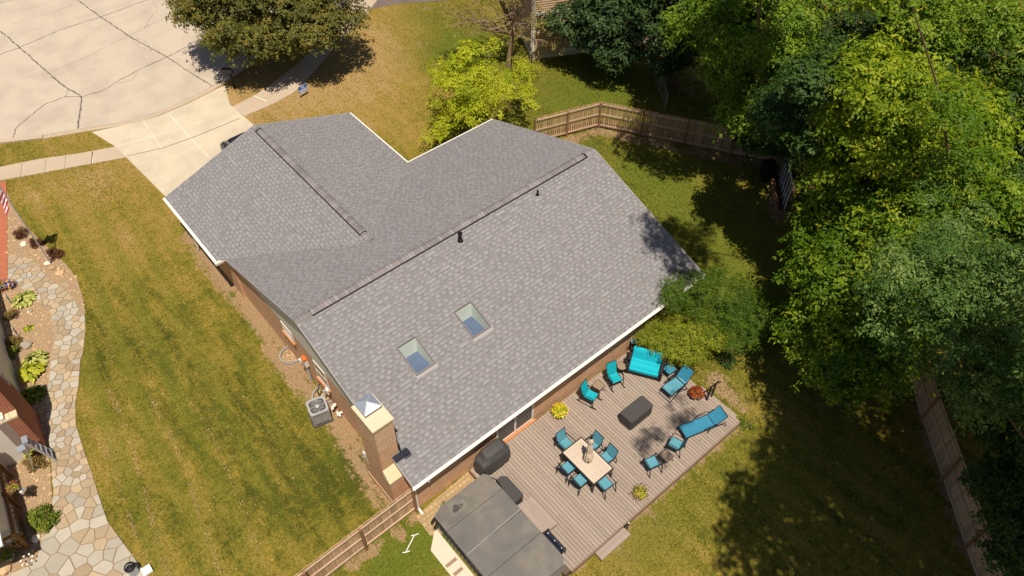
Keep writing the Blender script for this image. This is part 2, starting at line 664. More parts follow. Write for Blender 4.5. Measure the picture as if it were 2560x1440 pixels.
M['paint_dark'] = simple('dark car paint', srgb(38, 36, 42), 0.25, 0.05, spec=0.6)
M['bark'] = simple('grey brown bark', srgb(108, 86, 66), 0.95, 0.3, 9, 0.6, fine=30)
M['bark_pale'] = simple('pale bark', srgb(150, 124, 98), 0.95, 0.25, 9, 0.6, fine=30)
M['flag_red'] = simple('red cloth', srgb(190, 40, 62), 0.8, 0.05)
M['flag_blue'] = simple('blue cloth', srgb(44, 46, 96), 0.8, 0.05)
M['cloth_white'] = simple('white cloth', srgb(238, 232, 226), 0.8, 0.03)
M['sign_blue'] = simple('blue sign face', srgb(60, 104, 176), 0.5, 0.06)
M['sign_white'] = simple('white sign print', srgb(226, 228, 240), 0.5, 0.03)
M['pipe_white'] = simple('white pvc', srgb(232, 224, 212), 0.4, 0.04)
M['orange'] = simple('rusty orange cap', srgb(200, 104, 44), 0.8, 0.25, 12)
M['interior'] = simple('dim room', srgb(92, 106, 132), 0.8, 0.2, 2)
M['shaft'] = simple('light shaft drywall', srgb(232, 236, 224), 0.85, 0.03)
M['red'] = simple('red reflector', srgb(180, 40, 34), 0.5)
M['terracotta'] = simple('terracotta', srgb(176, 104, 76), 0.85, 0.15)
M['yellow'] = simple('yellow petals', srgb(240, 200, 10), 0.7, 0.1)


def glass_mat(name, tint=(0.9, 0.97, 0.95), refl=0.12):
    g = NT(name)
    tr = g.n('BsdfTransparent')
    tr.inputs[0].default_value = (*tint, 1)
    gl = g.n('BsdfGlossy')
    gl.inputs['Roughness'].default_value = 0.02
    fr = g.n('Fresnel')
    fr.inputs[0].default_value = 1.5
    mx = g.n('MixShader')
    g.l(g.math('ADD', fr.outputs[0], refl), mx.inputs[0])
    g.l(tr.outputs[0], mx.inputs[1])
    g.l(gl.outputs[0], mx.inputs[2])
    g.l(mx.outputs[0], g.t.nodes['Material Output'].inputs[0])
    return g.m


M['glass'] = glass_mat('clear glass', (1, 1, .99), 0.03)
g = NT('dark window glass', 0.06, 0.6)
g.color((0.03, 0.04, 0.045))
M['glass_dark'] = g.m
g = NT('smoked table glass', 0.15, 0.4)
g.color(srgb(150, 128, 108))
M['glass_table'] = g.m


def wood_mat(name, base, var=0.25, rnd=0.18, sx=(1, 1, 1), scale=3.0):
    g = NT(name, 0.85, 0.15)
    mp = g.n('Mapping')
    mp.inputs['Scale'].default_value = sx
    g.l(g.coord(), mp.inputs[0])
    f = g.noise(scale, 5, 0.65, mp.outputs[0])
    lo = tuple(x * (1 - var) for x in base)
    hi = tuple(min(1, x * (1 + var)) for x in base)
    c = g.mix(f, lo, hi)
    v = g.math('MULTIPLY_ADD', g.attr('rnd'), 2 * rnd, 1 - rnd)
    cb = g.n('CombineColor')
    for i in range(3):
        g.l(v, cb.inputs[i])
    c = g.mix(1.0, c, cb.outputs[0], 'MULTIPLY')
    g.color(c)
    return g.m


M['deck'] = wood_mat('composite deck board', srgb(160, 142, 128), 0.14, 0.075, (6, 0.8, 1), 2.0)
M['deck_gap'] = simple('deck gap shade', srgb(104, 84, 70), 0.9, 0.1)
M['deck_side'] = wood_mat('deck fascia board', srgb(150, 124, 104), 0.1, 0.06, (1, 1, 5), 2.0)
M['fence'] = wood_mat('weathered cedar', srgb(196, 160, 124), 0.3, 0.22, (5, 5, 0.7), 2.5)
M['fence_rail'] = wood_mat('pale weathered rail', srgb(198, 168, 142), 0.22, 0.12, (1, 1, 6), 2.5)
M['fence_post'] = wood_mat('brown fence post', srgb(150, 110, 82), 0.25, 0.12, (6, 6, 1), 2.5)
M['porch_wood'] = wood_mat('stained porch wood', srgb(128, 92, 58), 0.25, 0.15, (5, 5, 1), 2.5)


def concrete(name, base, var=0.1, stain=0.16, joints=None):
    g = NT(name, 0.92, 0.12)
    f = g.noise(0.5, 5, 0.6)
    f2 = g.noise(7, 4, 0.7)
    f3 = g.noise(60, 2, 0.6)
    c = g.mix(f2, tuple(x * (1 - var) for x in base), tuple(min(1, x * (1 + var)) for x in base))
    c = g.mix(g.math('MULTIPLY', g.math('GREATER_THAN', f3, 0.62), 0.10), c, tuple(x * 0.6 for x in base))
    c = g.mix(g.math('MULTIPLY', g.ramp(f, [(0.42, 0.0), (0.7, 1.0)]), stain * 2), c, tuple(x * 0.62 for x in base))
    g.color(c)
    g.bump(f3, 0.15, 0.004)
    return g.m


M['street'] = concrete('street concrete', srgb(194, 176, 156), 0.07, 0.24)
M['drive'] = concrete('driveway concrete', srgb(206, 188, 162), 0.07, 0.26)
M['walk'] = concrete('sidewalk concrete', srgb(190, 168, 144), 0.06, 0.12)
M['slab'] = concrete('bright concrete slab', srgb(214, 198, 174), 0.05, 0.12)
M['asphalt'] = concrete('old asphalt', srgb(120, 106, 104), 0.2, 0.15)
M['crack'] = simple('crack sealant', srgb(112, 96, 88), 0.85, 0.3, 5)
M['joint'] = simple('pale joint', srgb(240, 224, 198), 0.9, 0.1)
M['gravel_base'] = simple('pea gravel', srgb(160, 132, 102), 0.95, 0.5, 16, 1.0, fine=30)
M['grout'] = simple('gravel grout', srgb(152, 126, 100), 0.95, 0.25, 25, 0.6, fine=50)
M['flagstone'] = simple('flagstone', srgb(172, 150, 120), 0.9, 0.14, 2.5, 0.25, rnd=0.2, fine=18)
M['flagstone_grey'] = simple('grey flagstone', srgb(174, 162, 144), 0.9, 0.12, 2.5, 0.25, rnd=0.14, fine=18)
M['mulch'] = simple('dark mulch', srgb(92, 66, 46), 0.95, 0.45, 20, 0.8, fine=40)


def lawn_mat():
    g = NT('lawn grass', 0.95, 0.06)
    co = g.coord()
    n_big = g.noise(0.55, 4, 0.6, co)
    n_mid = g.noise(2.6, 5, 0.68, co)
    n_fine = g.noise(9, 5, 0.8, co)
    n_blade = g.noise(24, 3, 0.85, co)
    jit = g.math('ADD', g.math('MULTIPLY', g.math('SUBTRACT', n_mid, 0.5), 0.9), g.math('MULTIPLY', g.math('SUBTRACT', n_fine, 0.5), 0.75))
    ms = g.n('Mapping')
    ms.inputs['Rotation'].default_value = (0, 0, R_(8))
    ms.inputs['Scale'].default_value = (1.5, 0.28, 1)
    g.l(co, ms.inputs[0])
    streak = g.math('SUBTRACT', g.noise(1.0, 5, 0.65, ms.outputs[0]), 0.5)
    jit = g.math('ADD', jit, g.math('MULTIPLY', streak, 1.3))
    dry = g.math('ADD', g.attr('dry'), g.math('ADD', jit, g.math('MULTIPLY', g.math('SUBTRACT', n_big, 0.5), 0.6)))
    c = g.ramp(dry, [(0.0, srgb(76, 78, 28)), (0.26, srgb(118, 108, 40)), (0.48, srgb(142, 122, 52)), (0.72, srgb(156, 127, 66)), (1.0, srgb(170, 138, 90))])
    # broad mowing bands on the side lawn
    mp = g.n('Mapping')
    mp.inputs['Rotation'].default_value = (0, 0, R_(7))
    g.l(co, mp.inputs[0])
    wv = g.n('TexWave', wave_type='BANDS', bands_direction='X', wave_profile='SIN')
    wv.inputs['Scale'].default_value = 0.22
    wv.inputs['Distortion'].default_value = 1.0
    wv.inputs['Detail'].default_value = 3
    wv.inputs['Detail Scale'].default_value = 0.6
    g.l(mp.outputs[0], wv.inputs[0])
    band = g.math('MULTIPLY', g.math('MULTIPLY', g.ramp(wv.outputs['Fac'], [(0.35, 0.0), (0.75, 1.0)]), g.attr('mow')), 0.42)
    c = g.mix(band, c, srgb(104, 108, 36))
    # green lush
    c = g.mix(g.math('ADD', g.attr('lush'), g.math('MULTIPLY', jit, g.attr('lush'))), c, g.mix(n_fine, srgb(76, 88, 26), srgb(116, 120, 42)))
    so = g.ramp(g.math('ADD', g.attr('soil'), g.math('MULTIPLY', jit, 1.5)), [(0.42, 0.0), (0.72, 1.0)])
    soil = g.mix(n_fine, srgb(142, 114, 82), srgb(170, 140, 106))
    c = g.mix(so, c, soil)
    tex = g.ramp(n_blade, [(0.3, 0.5), (0.7, 1.45)])
    c = g.mix(0.85, c, tex, 'MULTIPLY')
    c = g.mix(0.55, c, g.ramp(n_fine, [(0.3, 0.55), (0.7, 1.4)]), 'MULTIPLY')
    g.color(c)
    g.bump(g.math('ADD', n_blade, n_fine), 0.7, 0.03)
    return g.m


M['lawn'] = lawn_mat()
M['lf_linden'] = leaf_mat('linden leaves', srgb(68, 76, 30), srgb(104, 104, 42), srgb(164, 138, 62), 0.25)
M['lf_yellow'] = leaf_mat('yellow green leaves', srgb(120, 140, 20), srgb(182, 188, 36), srgb(230, 224, 78), 0.45)
M['lf_bright'] = leaf_mat('bright green leaves', srgb(64, 96, 16), srgb(108, 136, 28), srgb(184, 192, 66), 0.4)
M['lf_oak'] = leaf_mat('oak leaves', srgb(58, 92, 14), srgb(98, 128, 22), srgb(186, 186, 42), 0.4)
M['straw'] = leaf_mat('dry straw', srgb(138, 118, 62), srgb(168, 142, 84), srgb(196, 168, 110), 0.2)
M['lf_dark'] = leaf_mat('dark green leaves', srgb(34, 52, 22), srgb(58, 80, 36), srgb(98, 116, 62), 0.22)
M['lf_deep'] = leaf_mat('deep green leaves', srgb(36, 58, 20), srgb(62, 88, 32), srgb(102, 124, 52), 0.3)
M['lf_glow'] = leaf_mat('sunlit glow oak leaves', srgb(72, 104, 14), srgb(128, 150, 26), srgb(216, 210, 52), 0.42)  # oak leaves made yellower, the crown's sunlit glow is put into their colour
M['lf_silver'] = leaf_mat('silver green leaves', srgb(46, 74, 24), srgb(76, 106, 38), srgb(166, 180, 98), 0.3)
M['lf_olive'] = leaf_mat('sparse olive leaves', srgb(104, 96, 44), srgb(146, 132, 62), srgb(186, 164, 84), 0.3)
M['lf_maple'] = leaf_mat('feathery chartreuse leaves', srgb(98, 112, 24), srgb(146, 152, 40), srgb(196, 192, 70), 0.4)
M['lf_maple2'] = leaf_mat('feathery green leaves', srgb(50, 78, 16), srgb(84, 112, 26), srgb(136, 148, 44), 0.4)
M['lf_hosta'] = leaf_mat('hosta leaves', srgb(140, 150, 54), srgb(190, 192, 92), srgb(220, 214, 130), 0.3)
M['lf_hosta_g'] = leaf_mat('yellow hosta leaves', srgb(136, 146, 30), srgb(184, 184, 44), srgb(206, 200, 66), 0.3)
M['lf_green'] = leaf_mat('green shrub leaves', srgb(70, 88, 22), srgb(112, 124, 36), srgb(160, 158, 56), 0.3)
M['lf_barberry'] = leaf_mat('maroon leaves', srgb(64, 34, 26), srgb(92, 52, 34), srgb(130, 92, 50), 0.2)
M['lf_brown'] = leaf_mat('olive brown leaves', srgb(92, 72, 34), srgb(130, 104, 54), srgb(160, 140, 72), 0.2)
M['lf_ydaisy'] = leaf_mat('yellow flowers', srgb(226, 184, 6), srgb(240, 206, 20), srgb(248, 226, 80), 0.2)
M['lf_rdaisy'] = leaf_mat('red orange flowers', srgb(112, 28, 22), srgb(146, 46, 24), srgb(182, 104, 34), 0.2)
M['lf_pdaisy'] = leaf_mat('dark purple flowers', srgb(78, 26, 46), srgb(120, 40, 70), srgb(160, 60, 90), 0.2)
M['lf_violet'] = leaf_mat('violet flowers', srgb(92, 80, 140), srgb(126, 110, 172), srgb(160, 144, 196), 0.2)
M['lf_orange'] = leaf_mat('orange flowers', srgb(230, 150, 10), srgb(244, 180, 20), srgb(250, 200, 60), 0.2)


# ------------------------------------------------------------------ ground
def seg_d(px, py, a, b):
    ax, ay, bx, by = a[0], a[1], b[0], b[1]
    t = np.clip(((px - ax) * (bx - ax) + (py - ay) * (by - ay)) / ((bx - ax) ** 2 + (by - ay) ** 2 + 1e-9), 0, 1)
    return np.hypot(px - ax - t * (bx - ax), py - ay - t * (by - ay))


wl_line = []


def build_lawn():
    xs = np.concatenate([[-400, -120, -60], np.arange(-24, 48.01, 0.35), [70, 140, 400]])
    ys = np.concatenate([[-400, -120, -60], np.arange(-34, 46.01, 0.35), [70, 140, 400]])
    X, Y = np.meshgrid(xs, ys)
    nx, ny = len(xs), len(ys)
    hf = 0.03 * np.sin(X * 0.9) * np.cos(Y * 0.7)
    Z = np.minimum(0, hf) * 0.6
    V = np.stack([X, Y, Z], -1).reshape(-1, 3)
    idx = np.arange(nx * ny).reshape(ny, nx)
    F = np.stack([idx[:-1, :-1], idx[:-1, 1:], idx[1:, 1:], idx[1:, :-1]], -1).reshape(-1, 4)
    me = bpy.data.meshes.new('lawn')
    me.from_pydata(V.tolist(), [], F.tolist())
    dry = np.full(X.shape, 0.34)
    soil = np.zeros(X.shape)
    lush = np.zeros(X.shape)
    mow = np.zeros(X.shape)

    def blob(a, px, py, r, s):
        c = at(px, py)
        a += s * np.exp(-((X - c.x) ** 2 + (Y - c.y) ** 2) / (r * r))
    for q in [(60, 480, 1.6, .3), (180, 440, 2.4, .4), (300, 440, 2.6, .5), (250, 600, 2.2, .32), (420, 530, 1.6, .4), (330, 640, 1.4, .25),
              (700, 260, 4.5, .45), (850, 220, 4.5, .45), (950, 150, 5, .38), (880, 60, 5, .5), (1000, 330, 2.5, .2), (650, 190, 3, .4), (780, 120, 4, .45),
              (560, 250, 3, .45), (150, 360, 2, .22), (1100, 330, 2.5, .15), (1600, 1290, 1.4, .35), (1520, 1390, 1.6, .35), (1560, 1350, 1, .3),
              (240, 1180, 1.2, .25), (330, 1100, 1.2, .2), (560, 1230, 1.2, .1), (1850, 620, 4, .12), (880, 1040, 1.2, .3), (1090, 520, 3, .2),
              (350, 950, 1.0, .2), (220, 1000, .9, .3), (460, 700, 1, .25)]:
        blob(dry, q[0], q[1], q[2], q[3] * .66)
    for q in [(300, 880, 3, -.1), (420, 900, 2.6, -.12), (600, 1200, 3, -.12), (760, 1200, 2.2, -.2), (520, 1000, 2, -.1), (640, 1020, 1.2, -.2), (880, 1200, 1.6, -.2)]:
        blob(dry, *q)
    for q in [(1130, 130, 3, .6), (1200, 100, 3.4, .7), (1060, 40, 2, .5), (1450, 190, 4, .55), (1380, 270, 3, .45), (1180, 330, 2, .3), (1550, 230, 3, .5),
              (1020, 1390, 1.6, .75), (1080, 1350, .9, .8), (950, 1430, 1.6, .5), (210, 400, .8, .5), (120, 415, .8, .4), (585, 745, .5, .8), (640, 800, .5, .4),
              (450, 560, .5, .4), (1250, 330, 3, .4), (1600, 420, 3, .75), (1750, 560, 4, .75), (1900, 780, 4, .7), (1640, 1290, 1.6, .45), (1560, 1370, 1.4, .4), (1800, 1150, 3, .4), (1560, 150, 3, .4), (640, 830, .5, .6), (700, 930, .5, .5), (760, 1010, .5, .4), (840, 1120, .6, .5)]:
        blob(lush, *q)
    wl = [(475, 585), (520, 640), (600, 745), (650, 800), (700, 880), (760, 955), (810, 1020), (860, 1080), (905, 1160), (970, 1250)]
    wl = [at(*q) for q in wl]
    wl_line.extend(wl)
    for a, b in zip(wl[:-1], wl[1:]):
        d = seg_d(X, Y, a, b)
        soil = np.maximum(soil, 0.86 * np.exp(-(d / 0.66) ** 2))
    for pl, r, s in [([(1430, 350), (1500, 325), (1620, 352), (1720, 378), (1840, 400), (1930, 412), (1940, 540)], .42, .95),
                     ([(2290, 930), (2310, 1060), (2360, 1210), (2430, 1400)], .35, .8), ([(1030, 1290), (900, 1395), (830, 1440)], .28, .75),
                     ([(1845, 1060), (1700, 1180), (1560, 1310), (1450, 1400)], .38, .8), ([(1790, 960), (1850, 1040), (1845, 1070)], .5, .6)]:
        pl = [at(*q) for q in pl]
        for a, b in zip(pl[:-1], pl[1:]):
            d = seg_d(X, Y, a, b)
            soil = np.maximum(soil, s * np.exp(-(d / r) ** 2))
    for q in [(660, 770, .9, .5), (740, 900, .7, .4), (880, 1000, .8, .45), (560, 700, .5, .4), (1790, 940, .8, .5), (1064, 1298, .5, .5), (1005, 1350, .22, .9), (1050, 110, .5, .6),
              (1065, 20, .6, .7), (720, 175, .5, .5), (1940, 400, .6, .7), (440, 875, .3, .5), (220, 990, .3, .5), (2010, 170, 2, .3), (1750, 190, 1.2, .45), (1720, 230, .8, .45)]:
        blob(soil, *q)
    c = at(300, 950)
    mow += np.exp(-(((X - c.x) / 5.0) ** 4 + ((Y - c.y) / 12) ** 4))
    for nme, arr in (('dry', dry), ('soil', soil), ('lush', lush), ('mow', mow)):
        a = me.attributes.new(nme, 'FLOAT', 'POINT')
        a.data.foreach_set('value', arr.ravel().astype(np.float32))
    me.materials.append(M['lawn'])
    me.update()
    o = bpy.data.objects.new('lawn', me)
    C.objects.link(o)
    o['kind'] = 'structure'


build_lawn()


def pxpoly(pts, z=0.0):
    return [tuple(at(x, y, z)[:2]) for x, y in pts]


# street (cul-de-sac) with its kerb, cracks and joints
edge = [(-700, 420), (-300, 385), (0, 350), (110, 338), (200, 322), (320, 303), (390, 282), (460, 252), (520, 222), (560, 197), (600, 172), (640, 145), (700, 95), (760, 45), (830, -10), (1000, -140)]
E = pxpoly(edge)


def offset(poly, d):
    out = []
    for i, p in enumerate(poly):
        a = Vector(poly[max(0, i - 1)])
        b = Vector(poly[min(len(poly) - 1, i + 1)])
        t = (b - a).normalized()
        out.append((p[0] - t.y * d, p[1] + t.x * d))
    return out


mb = MB()
mb.sheet(E + [(60, 90), (-60, 90), (-60, E[0][1] + 8)], 0.004)
crack_lines = [
    ([(-20, 60), (45, 115), (95, 160), (150, 208), (205, 243)], .055), ([(205, 243), (200, 280), (195, 322)], .06),
    ([(205, 243), (260, 225), (300, 200), (360, 168), (418, 143), (500, 100), (520, 90)], .045),
    ([(180, -10), (245, 38), (330, 95), (418, 143), (470, 178), (530, 215)], .055),
    ([(-10, 140), (50, 118), (150, 75), (250, 43), (390, -8)], .04), ([(-10, 10), (30, 0), (60, -12)], .03),
    ([(205, 243), (165, 241), (110, 262), (70, 295), (40, 320), (33, 345)], .035), ([(165, 241), (168, 226), (185, 228)], .02),
    ([(130, 178), (200, 150), (260, 120), (330, 85), (420, 40)], .012), ([(290, 210), (330, 200), (345, 182)], .014), ([(330, 100), (345, 116), (380, 128), (366, 105), (345, 96)], .014),
    ([(30, 60), (120, 35), (180, 12)], .01), ([(362, 72), (375, 45), (395, 25), (380, 5)], .012),
]
for pl, wd in crack_lines:
    pts = [at(x, y) for x, y in pl]
    fine = []
    for a, b in zip(pts[:-1], pts[1:]):
        k = max(2, int((b - a).length / 0.18))
        for i in range(k):
            fine.append(a.lerp(b, i / k))
    fine.append(pts[-1])
    rs = random.Random(len(fine))
    L_, R2 = [], []
    for i, p in enumerate(fine):
        t = (fine[min(i + 1, len(fine) - 1)] - fine[max(i - 1, 0)]).normalized()
        nrm = Vector((-t.y, t.x, 0))
        j = nrm * rs.uniform(-.035, .035)
        h = wd * rs.uniform(.35, 1.0)
        L_.append(p + j + nrm * h)
        R2.append(p + j - nrm * h)
    n = len(fine)
    mb.add([(q.x, q.y, 0.008) for q in L_ + R2], [(i, i + n, i + 1 + n, i + 1) for i in range(n - 1)], 1, rs.random())
mb.build('street', [M['street'], M['crack']], kind='structure')

mb = MB()
Ko = offset(E, -0.05)
Ki = offset(E, -0.38)
n = len(E)
for i in range(n - 1):
    dw = 3 <= i <= 8
    h = 0.03 if dw else 0.10
    q = [Ko[i], Ko[i + 1], Ki[i + 1], Ki[i]]
    mb.prism(q, 0.0, h, 0, random.random())
mb.build('kerb', M['walk'], kind='structure')

# sidewalk
mb = MB()
mb.prism(pxpoly([(-400, 520), (0, 418), (100, 398), (200, 384), (290, 367), (316, 394), (200, 415), (100, 434), (0, 452), (-400, 570)]), -.02, 0.03)
mb.prism(pxpoly([(580, 268), (640, 238), (690, 203), (740, 165), (790, 115), (850, 45), (900, -20), (960, -20), (905, 50), (840, 115), (790, 175), (735, 232), (680, 262), (611, 291)]), -.02, 0.03)
for x in (165, 115, 55, 232):
    a, b = at(x, 391 - (x - 165) * .17), at(x - 3, 421 - (x - 165) * .17)
    mb.bar((a.x, a.y, .032), (b.x, b.y, .032), .02 if x != 232 else .05, .006, 1)
a, b = at(634, 240), at(668, 254)
mb.bar((a.x, a.y, .032), (b.x, b.y, .032), .05, .006, 2)
a, b = at(232, 379), at(231, 409)
mb.bar((a.x, a.y, .032), (b.x, b.y, .032), .05, .006, 2)
mb.build('sidewalk', [M['walk'], M['crack'], M['joint']], kind='structure')

# driveway with control joints
mb = MB()
Ed = [at(230, 331), at(330, 310), at(400, 290), at(470, 260), at(562, 214)]
poly = [(q.x, q.y) for q in Ed] + pxpoly([(575, 262), (640, 318)]) + [(7.0, 12.6), (0.4, 12.6)] + pxpoly([(412, 490), (316, 394), (288, 367)])
mb.prism(poly, -.02, 0.034)


def line(p, q, wd, m, z=.037):
    a, b = at(*p), at(*q)
    mb.bar((a.x, a.y, z), (b.x, b.y, z), wd, .004, m)


line((318, 391), (405, 372), .04, 1)
line((405, 372), (480, 346), .045, 1)
line((480, 346), (600, 297), .045, 1)
line((425, 288), (478, 348), .035, 2)
line((478, 348), (524, 395), .03, 2)
line((292, 367), (390, 340), .03, 2)
line((390, 340), (515, 302), .02, 2)
line((358, 302), (405, 372), .02, 2)
mb.build('driveway', [M['drive'], M['crack'], M['joint']], kind='structure')

# neighbours' asphalt drive at the top
mb = MB()
mb.sheet(pxpoly([(820, 60), (880, 34), (950, 18), (1010, 8), (1120, 2), (1180, -60), (1000, -200), (760, -60)]), 0.006)
mb.build('asphalt_driveway', M['asphalt'], kind='structure')

# ------------------------------------------------------------------ house
L, W, WN, HR, HE, HN = 15.626, 7.1765, 7.4112, 5.1062, 2.6005, 2.5425
A_, B_, VN, HW = 0.3283, 10.0747, 12.7895, 4.2727
house = thing('brick_house', 'brick house with big grey shingled roof and two skylights', 'house', (0, 0, 0))
XM = (B_ - A_) / 2
SS = (HR - HE) / W
SN = (HR - HN) / WN
yv = (HR - HW) / SN
# brick walls
wx0, wx1, ws, wn_ = 0.22, L - 0.2, -6.8, 7.0
mb = MB()
zt = 2.42
mb.prism([(wx0, ws), (wx1, ws), (wx1, wn_), (wx0, wn_)], -0.1, zt, 0)
mb.prism([(0.12, wn_), (B_ - .4, wn_), (B_ - .4, VN - .3), (0.12, VN - .3)], -0.1, zt, 0)
mb.build('wall', M['brick'], house, True)
# gable siding (west, east, and wing north)
mb = MB()
k = 7
for x0, x1 in ((wx0 - .02, wx0 + .1), (wx1 - .1, wx1 + .02)):
    zb = zt + .001
    v = []
    for x in (x0, x1):
        v += [(x, ws, zb), (x, wn_, zb), (x, wn_, HR - SN * wn_ - .12), (x, 0, HR - .12), (x, ws, HR + SS * ws - .12)]
    mb.add(v, [(0, 1, 2, 3, 4), (9, 8, 7, 6, 5), (0, 5, 6, 1), (1, 6, 7, 2), (2, 7, 8, 3), (3, 8, 9, 4), (4, 9, 5, 0)], 0, .5)
    sd_ = mb.build('gable_siding', M['siding'], house, True)
    sd = sd_ if x0 < 5 else sd
    mb = MB()
v = []
for y in (VN - .42, VN - .28):
    v += [(0.12, y, zt + .001), (B_ - .4, y, zt + .001), (B_ - .4, y, HN + .05), (XM, y, HW - .1), (0.12, y, HN + .05)]
mb.add(v, [(0, 1, 2, 3, 4), (9, 8, 7, 6, 5), (0, 5, 6, 1), (1, 6, 7, 2), (2, 7, 8, 3), (3, 8, 9, 4), (4, 9, 5, 0)], 0, .5)
mb.build('gable_siding', M['siding'], house, True)
# roof: sloping slabs, with two skylight openings in the south slope
TH_ = 0.10
SKY = [(2.50, 3.38, -4.09, -2.82), (5.21, 6.10, -4.09, -2.82)]
mb = MB()


def slab(poly, mtop=0):
    """poly: 3d top outline; vertical-sided slab"""
    n = len(poly)
    v = [Vector(p) for p in poly] + [Vector(p) - Vector((0, 0, TH_)) for p in poly]
    nn = (v[1] - v[0]).cross(v[2] - v[0])
    order = list(range(n)) if nn.z > 0 else list(range(n - 1, -1, -1))
    mb.add(v, [tuple(order)], mtop, .5)
    mb.add(v, [tuple(i + n for i in order[::-1])], 1, .5)
    sides = []
    for i in range(n):
        a, b = order[i], order[(i + 1) % n]
        sides.append((b, a, a + n, b + n))
    return v, sides


def sz(y):
    return HR + SS * y if y <= 0 else HR - SN * y


ins = 0.045
cx = sorted({0.0, L, *[s[0] + ins for s in SKY], *[s[1] - ins for s in SKY]})
cy = sorted({-W, 0.0, SKY[0][2] + ins, SKY[0][3] - ins})
for i in range(len(cx) - 1):
    for j in range(len(cy) - 1):
        xm, ym = (cx[i] + cx[i + 1]) / 2, (cy[j] + cy[j + 1]) / 2
        if any(s[0] < xm < s[1] and s[2] < ym < s[3] for s in SKY):
            continue
        slab([(cx[i], cy[j], sz(cy[j])), (cx[i + 1], cy[j], sz(cy[j])), (cx[i + 1], cy[j + 1], sz(cy[j + 1])), (cx[i], cy[j + 1], sz(cy[j + 1]))])
zv = HR - SN * yv
tcl = XM / (XM + A_)
ycl = yv + (WN - yv) * tcl
slab([(0, 0, HR), (L, 0, HR), (L, WN, HN), (B_, WN, HN), (XM, yv, zv), (0, ycl, sz(ycl))])
slab([(XM, yv, HW), (B_, WN, HN), (B_, VN, HN), (XM, VN, HW)])
slab([(XM, yv, HW), (XM, VN, HW), (-A_, VN, HN), (-A_, WN, HN)])
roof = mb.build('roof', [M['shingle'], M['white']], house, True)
# edges: drip edge / fascia boards along rakes and eaves
def edge_board(p, q, out, h=.14, t=.03, m=0):
    mb = MB()
    p, q, o = Vector(p), Vector(q), Vector(out)
    v = []
    for e in (p, q):
        for dz in (-h, -.002):
            v.append(e + Vector((0, 0, dz)))
        for dz in (-h, -.002):
            v.append(e + o * t + Vector((0, 0, dz)))
    mb.add(v, [(0, 1, 5, 4), (2, 6, 7, 3), (1, 3, 7, 5), (0, 4, 6, 2), (0, 2, 3, 1), (4, 5, 7, 6)], m, .5)
    mb.build('rake_trim', M['drip'], roof, True)


edge_board((0, -W, HE), (0, 0, HR), (-1, 0, 0))
edge_board((0, 0, HR), (0, ycl, sz(ycl)), (-1, 0, 0))
edge_board((L, -W, HE), (L, 0, HR), (1, 0, 0))
edge_board((L, 0, HR), (L, WN, HN), (1, 0, 0))
edge_board((-A_, VN, HN), (XM, VN, HW), (0, 1, 0))
edge_board((XM, VN, HW), (B_, VN, HN), (0, 1, 0))
# gutters (open-topped white troughs)


def gutter(p, q, out, name='gutter'):
    p, q, o = Vector(p), Vector(q), Vector(out)
    m2 = MB()
    prof = [(0.0, -.01), (0.0, -.12), (.09, -.12), (.13, -.03), (.13, -.005), (.118, -.005), (.118, -.03), (.085, -.108), (.012, -.108), (.012, -.01)]
    v = []
    for e in (p, q):
        for a, dz in prof:
            v.append(e + o * a + Vector((0, 0, dz)))
    n = len(prof)
    m2.add(v, [(i, (i + 1) % n, (i + 1) % n + n, i + n) for i in range(n)] + [tuple(range(n)), tuple(range(2 * n - 1, n - 1, -1))], 0, .5)
    # leaf guard strip over the trough
    gv = []
    for e in (p, q):
        gv += [e + Vector((0, 0, .004)), e + o * .12 + Vector((0, 0, -.001)), e + o * .12 + Vector((0, 0, -.008)), e + Vector((0, 0, -.004))]
    m2.add(gv, [(0, 1, 5, 4), (1, 2, 6, 5), (2, 3, 7, 6), (3, 0, 4, 7)], 0, .5)
    return m2.build(name, M['gutter'], house, True)


gutter((-.05, -W, HE), (L + .05, -W, HE), (0, -1, 0))
gutter((-A_, WN - .05, HN), (-A_, VN, HN), (-1, 0, 0))
gutter((B_, WN + .0, HN), (B_, VN, HN), (.55, 0, 0))
gutter((B_ + .07, WN, HN), (L, WN, HN), (0, .55, 0))
mb = MB()
mb.box((-A_ - .13, WN - .2, HN - .13), (-.03, WN - .052, HN - .01))
mb.build('eave_return', M['white'], house, True)
mb = MB()
mb.box((.25, -W - .06, 2.36), (.33, -W - .0, HE - .12))
mb.bar((.29, -W - .03, 2.38), (.18, ws - .06, 2.16), .07, .07)
mb.bar((.18, ws - .06, 2.2), (.18, ws - .06, .1), .08, .06)
mb.bar((.18, ws - .06, .14), (.18, ws - .32, .04), .08, .06)
mb.build('downspout', M['white'], house, True)
mb = MB()
mb.bar((-.15, 11.2, HN - .1), (-.15, 11.2, .1), .07, .07)
mb.build('downspout', M['white'], house, True)
# soffits
mb = MB()
mb.box((0.0, -W + .02, HE - .16), (L, ws + .001, HE - .135))
mb.build('soffit', M['white'], house, True)


